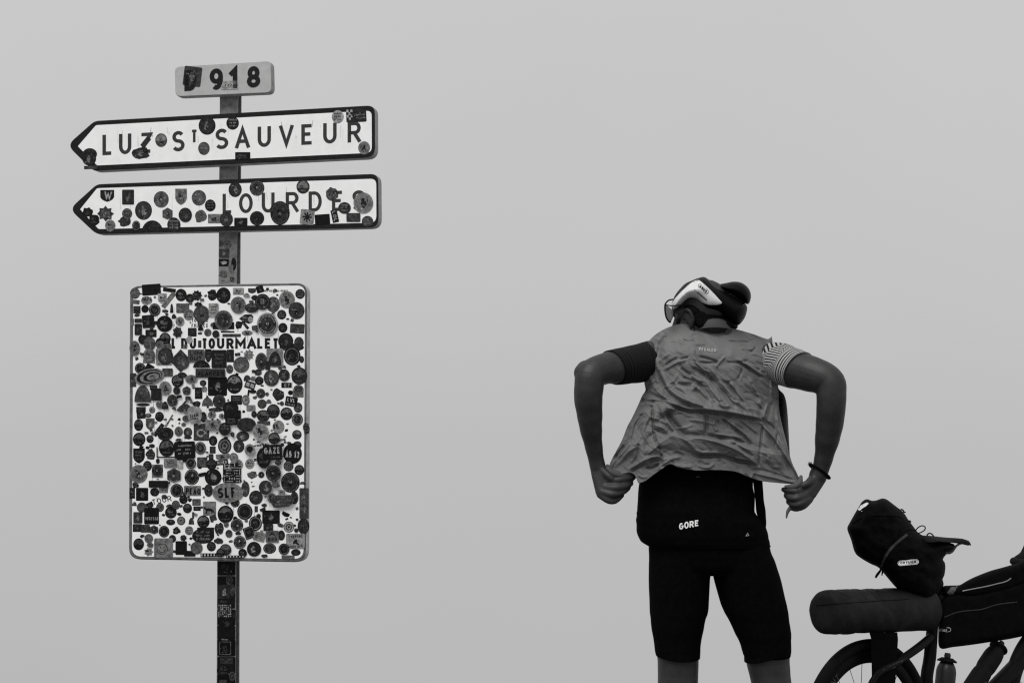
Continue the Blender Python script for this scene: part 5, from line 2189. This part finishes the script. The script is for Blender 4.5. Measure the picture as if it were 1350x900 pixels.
# crank, chainring, pedals
CRK = obj('crankset', *circ(.40, -.07, .078, .012, .052, 40, 8, .25), M['metal'], bike)
obj('crank_arm', *tube([bl(.40, -.07, .06), bl(.50, -.20, .07)], [.016, .012], 10, 2), M['metal'], CRK)
obj('crank_arm', *tube([bl(.40, -.07, -.06), bl(.30, .06, -.07)], [.016, .012], 10, 2), M['metal'], CRK)
for (u, z, o) in ((.50, -.20, .115), (.30, .06, -.115)):
    obj('pedal', *tube([bl(u - .045, z, o), bl(u + .045, z, o)], [.022, .022], 8, 2, True, False, .5), M['metal'], CRK)
obj('cassette', *tube([bl(0, 0, .022), bl(0, 0, .045)], [.052, .03], 24, 2), M['metal'], bike)
obj('derailleur', *tube([bl(0, -.03, .06), bl(.01, -.09, .05), bl(.035, -.15, .045)], [.02, .016, .022], 10, 3, True, True), M['metal'], bike)
for z0, z1 in ((.078, .052), (-.078, -.052)):
    obj('chain', *tube([bl(.40, -.07 + z0, .052), bl(0, z1, .045)], .0045, 6, 1), M['metal'], bike)
# saddle
def saddle():
    mb = MB()
    rows = [(1206, 710.0, .075, 5.0), (1216, 709.0, .074, 5.0), (1228, 709.6, .062, 5.0), (1240, 710.6, .042, 4.6), (1250, 710.9, .028, 4.0), (1260, 711.6, .022, 4.2), (1269, 712.8, .020, 4.6), (1275.5, 714.4, .016, 4.0), (1278.4, 715.6, .007, 2.4)]
    vs, fs = [], []
    n = 20
    for px, py, hw, hh in rows:
        c = bp(px, py + 1.2)
        h = m_px(hh, 5.25)
        for k in range(n):
            a = 2 * math.pi * k / n
            x, z = math.cos(a), math.sin(a)
            zz = h * (z if z > 0 else z * .55) * (1 - .35 * abs(x) ** 3) - (abs(x) ** 2) * .006
            vs.append(c + BN * (hw * x) + BZ * zz)
    for i in range(len(rows) - 1):
        for k in range(n):
            k2 = (k + 1) % n
            fs.append((i * n + k, i * n + k2, (i + 1) * n + k2, (i + 1) * n + k))
    fs.append(tuple(range(n - 1, -1, -1)))
    fs.append(tuple((len(rows) - 1) * n + k for k in range(n)))
    mb.add(vs, fs)
    return mb.build('saddle', M['rubber'], bike)
SAD = saddle()
for s_ in (1, -1):
    obj('saddle_rail', *tube([bp(1268, 715.5, .012 * s_), bp(1261, 719, .018 * s_), bp(1255, 727, .022 * s_), bp(1248, 728.5, .022 * s_), bp(1236, 722, .022 * s_), bp(1216, 717, .025 * s_)], .0042, 8, 4), M['metal'], SAD)
# rear rack: post and deck carrying the roll
def slab(name, quad, t, m, parent, off=0.0):
    vs = [bp(x, y, off + t) for x, y in quad] + [bp(x, y, off - t) for x, y in quad]
    fs = [(3, 2, 1, 0), (4, 5, 6, 7), (0, 1, 5, 4), (1, 2, 6, 5), (2, 3, 7, 6), (3, 0, 4, 7)]
    return obj(name, vs, fs, m, parent, smooth=False)
RACK = slab('rear_rack', [(1146, 833), (1183, 833), (1184, 842), (1148.5, 842)], .045, M['bag'], bike)
for s_ in (1, -1):
    slab('rack_leg', [(1148.4, 842), (1184, 842), (1180, 905), (1149.6, 905)], .003, M['bag'], RACK, .052 * s_)
    obj('rack_strut', *tube([bp(1160, 905, .052 * s_), bl(.0, .01, .066 * s_)], .006, 8, 2), M['carbon'], RACK)

# bands painted on the stay
def bands():
    bv = SSN
    for q in ([(888, 722), (925, 690), (962, 693), (925, 728)], [(806, 790), (845, 758), (888, 757), (846, 790)], [(708, 858), (735, 832), (760, 824), (735, 850)]):
        decal('painted_band', [Zs(q)], 3, bv, .001, 5.1, M['dim_print'], STAY, False)
bands()

# ------------------------------------------------------------------ things carried by the bicycle
def bag(name, label, cat, poly, step, half, D, off, m, wr=0.0, wr_s=.1, seed=0, smooth=True, grp=None):
    px, py = sum(p[0] for p in poly) / len(poly), max(p[1] for p in poly)
    o = obj(name, *inflate(poly, step, half, D, lambda x, y, k: bp(x, y, off + k), wr, wr_s, seed, smooth), m, None, True, bp(px, py, off))
    o['label'] = label
    o['category'] = cat
    return o
def child(name, vf, m, parent, smooth=True):
    """part of a single-mesh thing: coordinates relative to that thing"""
    vs, fs = vf
    L0 = parent.location if not parent.parent else parent.parent.location
    me = bpy.data.meshes.new(name)
    me.from_pydata([tuple(Vector(v) - L0) for v in vs], [], fs)
    me.materials.append(m)
    if smooth:
        me.polygons.foreach_set('use_smooth', [True] * len(me.polygons))
    o = bpy.data.objects.new(name, me)
    COL.objects.link(o)
    o.parent = parent
    return o
def proj_polys(polys, bvh, lift, fallY):
    vs, fs = [], []
    for li, poly in polys:
        n = len(poly)
        area = sum(poly[i][0] * poly[(i + 1) % n][1] - poly[(i + 1) % n][0] * poly[i][1] for i in range(n))
        p2 = list(poly) if area < 0 else list(poly)[::-1]
        k = len(vs)
        vs += [drape(bvh, x, y, lift + li * .00012, fallY) for x, y in p2]
        fs.append(tuple(range(k, k + n)))
    return vs, fs

def proj_fill(poly, step, bvh, lift, fallY):
    pts, tris, _, _ = fill(resample(poly, step, True, False), step)
    return [drape(bvh, x, y, lift, fallY) for x, y in pts], [tuple(reversed(t)) for t in tris]

SBAG = [(1117, 697), (1120, 689), (1128.4, 674), (1132, 668), (1136, 661.4), (1139.5, 658.6), (1144, 657.6), (1149, 659.6), (1155, 659.2), (1163, 656.6), (1169, 658), (1176, 663), (1183, 668.4), (1188, 672), (1193, 677.5), (1197, 684), (1203, 692),
        (1211, 702), (1221, 707), (1234, 711.5), (1246, 713.4), (1258, 717), (1258, 721.5), (1254, 726), (1247, 731), (1243, 737), (1245.6, 741), (1246.4, 748), (1245, 758), (1242.6, 763), (1244, 768), (1243, 776), (1238, 786), (1230, 795), (1220, 797.5), (1211, 794),
        (1201, 787), (1190, 780.4), (1180, 772.6), (1167, 757.4), (1158, 747.6), (1147, 742.4), (1133, 734), (1126.7, 727), (1122, 711)]
sb = bag('saddle_bag', 'bulging black bikepacking saddle bag with white pill shaped badge, rolled end pointing left', 'bag', SBAG, 3.0, .080, 30, .0, M['bag'], .007, .09, 3)
sbb = bvh_of(sb)
strap_w = 3.6
sp_l = [(1196, 704), (1191, 708), (1184, 713.5), (1176, 721), (1170, 729), (1165, 738), (1161.6, 747)]
child('strap', proj_polys([(0, [tuple(p) for p in q]) for q in stroke_quads(resample(sp_l, 2, False), strap_w)], sbb, .004, 5.1), M['strap'], sb)
child('strap_end', tube([bp(1162, 746, .06), bp(1160.4, 752, .062), bp(1156.6, 757, .062), bp(1154.2, 761, .06)], [m_px(r, 5.2) for r in (2.0, 2.4, 2.8, 2.2)], 8, 3, True, False, .3), M['bag'], sb)
child('strap_end', tube([bp(1163, 748, .06), bp(1163.4, 753, .06), bp(1162.6, 758, .06)], [m_px(r, 5.2) for r in (1.4, 1.2, .8)], 8, 3), M['bag'], sb)
child('reflective_patch', proj_fill([(1131.2, 671.6), (1130.6, 668.6), (1136, 665), (1143, 661.8), (1145.4, 663.2), (1142, 666.6), (1137, 669.6), (1133.4, 672.8)], 1.5, sbb, .004, 5.1), M['helmet_white'], sb, False)
bx, by = 1060 + 773 / 5.625, 640 + 568 / 5.625
badge = child('badge', proj_fill(pill(bx, by, 28.0, 6.8, -5), 1.6, sbb, .0035, 5.1), M['print_white'], sb, False)
child('badge_print', proj_fill(pill(bx, by, 26.2, 5.2, -5), 1.6, sbb, .0042, 5.1), M['bag'], badge, False)
child('badge_print', proj_fill(pill(bx, by, 25.2, 4.5, -5), 1.6, sbb, .0049, 5.1), M['print_white'], badge, False)
child('badge_print', proj_polys(text_polys('ORTLIEB', bx, by, 21.0, 2.9, .7, -5), sbb, .0057, 5.1), M['bag'], badge, False)
# elastic cord loops, folds of the roll closure
for pts, r in (([(1207, 699), (1211, 694.4), (1216, 692.6), (1219.6, 694.4), (1219, 698), (1215, 701), (1210, 702.6)], .8),
               ([(1222, 706), (1223.4, 703.4), (1226, 702.6), (1229, 704), (1231, 707), (1231, 709)], .95), ([(1188, 671), (1190.4, 672), (1191.6, 674.4), (1193.4, 675)], 1.0), ([(1197, 686), (1200, 686.4), (1200.4, 688.4)], .9)):
    child('elastic_cord', tube([bp(x, y, .01) for x, y in pts], m_px(r, 5.3), 7, 4), M['rubber'], sb)
for pts in ([(1124, 690), (1136, 682), (1150, 679.4), (1166, 679), (1180, 679.6), (1190, 682)], [(1184, 706), (1190, 700), (1200, 697), (1206, 699)], [(1186, 700), (1192, 694), (1200, 692)]):
    child('seam', tube([drape(sbb, x, y, .001, 5.1) for x, y in pts], m_px(.9, 5.2), 6, 3), M['bag'], sb)

# padded roll on the rack
def roll():
    vs, fs = [], []
    ns, n = 60, 40
    A0, A1 = bp(1085, 806.6), bp(1221, 802.2)
    ax = (A1 - A0)
    Ln = ax.length
    ax.normalize()
    upv = (BZ - ax * BZ.dot(ax)).normalized()
    R = m_px(29.2, 5.12)
    prof = []
    for i in range(14):
        a = math.pi / 2 * i / 13
        prof.append((R * .30 * (1 - math.cos(a)), R * (.62 + .38 * math.sin(a))))
    for i in range(1, ns):
        prof.append((R * .3 + (Ln - R * .3) * i / ns, R))
    prof = [(0.0015, R * .2)] + prof
    for s, r in prof:
        for k in range(n):
            a = 2 * math.pi * k / n
            w = 1 + .022 * noise.noise(Vector((s * 22, math.cos(a) * 1.6, math.sin(a) * 1.6))) - .040 * max(0, 1 - 4 * abs(noise.noise(Vector((s * 13 + math.sin(a) * 1.1, math.cos(a) * .5, 7.0))))) * (s < Ln * .6)
            # the flap edge that runs along the upper side
            if abs(a - .62) < .08:
                w -= .010
            vs.append(A0 + ax * s + (upv * math.sin(a) + BN * math.cos(a)) * (r * w))
    m_ = len(prof)
    for i in range(m_ - 1):
        for k in range(n):
            k2 = (k + 1) % n
            fs.append((i * n + k, (i + 1) * n + k, (i + 1) * n + k2, i * n + k2))
    fs.append(tuple(range(n)))
    fs.append(tuple((m_ - 1) * n + k for k in range(n - 1, -1, -1)))
    o = obj('drybag_roll', vs, fs, M['roll'], None, True, bp(1150, 835))
    o['label'] = 'fat dark cylindrical roll with rounded end lying on the rack above the rear wheel'
    o['category'] = 'roll bag'
    return o
RL = roll()
rb = bvh_of(RL)
child('seam', tube([drape(rb, x, y, .0012, 5.1) for x, y in resample([(1076, 797.4), (1100, 795.6), (1130, 793.6), (1160, 791.4), (1185, 790.2), (1199, 789)], 3, False)], m_px(.45, 5.1), 6, 1), M['rubber'], RL)

FBAG = [(1238, 796), (1243.5, 786), (1250, 781), (1262, 780), (1290, 780), (1330, 770), (1372, 756), (1396, 750), (1402, 770), (1398, 800), (1384, 822), (1362, 834), (1335, 841), (1304, 846), (1280, 849.6), (1256.7, 852.4), (1239, 853.4), (1237, 830)]
fb = bag('frame_bag', 'black frame bag with small outlined badge filling the space under the top tube', 'bag', FBAG, 4, .034, 8, .0, M['bag'], .003, .06, 8)
fbb = bvh_of(fb)
for pts, m_, w_ in (([(1245, 813), (1260, 807), (1275, 804.4), (1294, 802.6), (1312, 797), (1326, 794.6), (1341, 793)], M['strap'], 1.3),):
    child('zip', proj_polys([(0, [tuple(p) for p in q]) for q in stroke_quads(resample(pts, 3, False), w_)], fbb, .003, 5.3), m_, fb, False)
bg_ = []
for q in ([(1234, 828.4), (1251, 826.4)], [(1234, 834.2), (1249, 832.8)]):
    bg_ += [(0, [tuple(p) for p in k]) for k in stroke_quads(q, .9)]
bg_ += text_polys('ORTLIEB', 1241.6, 830.6, 14.0, 3.0, .75, -4)
bg_ += [(0, [tuple(p) for p in k]) for k in stroke_quads([(1251 + 2.4 * math.cos(a), 829.4 + 2.6 * math.sin(a)) for a in [-2.2 + 4.2 * i / 9 for i in range(10)]], .9)]
child('badge', proj_polys(bg_, fbb, .003, 5.3), M['print_grey'], fb, False)

TBAG = [(1243.5, 786), (1243, 773), (1250, 771.4), (1263, 771), (1266, 770.4), (1275, 765), (1285.5, 759.8), (1305.5, 752), (1320, 748), (1334, 744), (1344, 740.6), (1352, 735.6), (1362, 731), (1370, 735), (1372, 752), (1366, 764), (1330, 778), (1290, 786), (1262, 787)]
tb = bag('top_tube_bag', 'low black top tube bag with pale zip line, humped towards the right', 'bag', TBAG, 3, .030, 9, .004, M['bag'], .002, .08, 11)
tbb = bvh_of(tb)
child('zip', proj_polys([(0, [tuple(p) for p in q]) for q in stroke_quads(resample([(1269, 778.4), (1283, 775.6), (1300, 772.4), (1314, 769), (1324, 766.6), (1329, 764.4), (1333, 761.4)], 3, False), 1.15)], tbb, .003, 5.3), M['print_grey'], tb, False)
child('clear_window', proj_fill([(1249, 780), (1254, 773.6), (1262.6, 772.4), (1258.6, 779.4), (1256, 785.4), (1250.4, 786)], 2, tbb, .003, 5.3), mat('glossy vinyl window', .03, .22, .6, 60, .6, .8, 40), tb, False)

def bottle(name, label, base, top, R, cap=True):
    """base,top world points"""
    ax = (top - base)
    Ln = ax.length
    a = ax.normalized()
    P = [base + a * (Ln * t) for t in (0, .02, .10, .52, .60, .68, .86, .93, 1.0)]
    r = [R * .86, R * .97, R, R, R * .90, R, R, R * .9, R * .62]
    o = obj(name, *tube(P, r, 24, 2), M['bottle'], None, True, base)
    o['label'] = label
    o['category'] = 'bottle'
    o['group'] = 'drink bottles on the bicycle'
    child('cap', tube([top, top + a * .006, top + a * .016], [R * .98, R * .98, R * .55], 22, 1, True, False), M['rubber'], o)
    child('nozzle', tube([top + a * .016, top + a * .024, top + a * .034], [R * .30, R * .34, R * .26], 14, 2), M['strap'], o)
    return o
b0 = bp(1243, 960, .0)
bottle('water_bottle', 'upright grey drink bottle with black cap beside the seat tube', bp(1240, 965, .0), bp(1248.4, 872, .0), .037)
bottle('water_bottle', 'dark drink bottle lying along the down tube under the frame bag', bp(1266, 930, .0), bp(1316, 854, .0), .037)
for o in bpy.data.objects:
    if o.name == 'water_bottle.001':
        o.data.materials[0] = M['rubber']
# cages that hold the bottles
for (c0, c1) in ((bp(1239, 962), bp(1243, 925)), (bp(1270, 924), bp(1288, 897))):
    obj('bottle_cage', *tube([c0 + BN * .039, c0.lerp(c1, .5) + BN * .041, c1 + BN * .039], .004, 8, 3), M['metal'], bike)
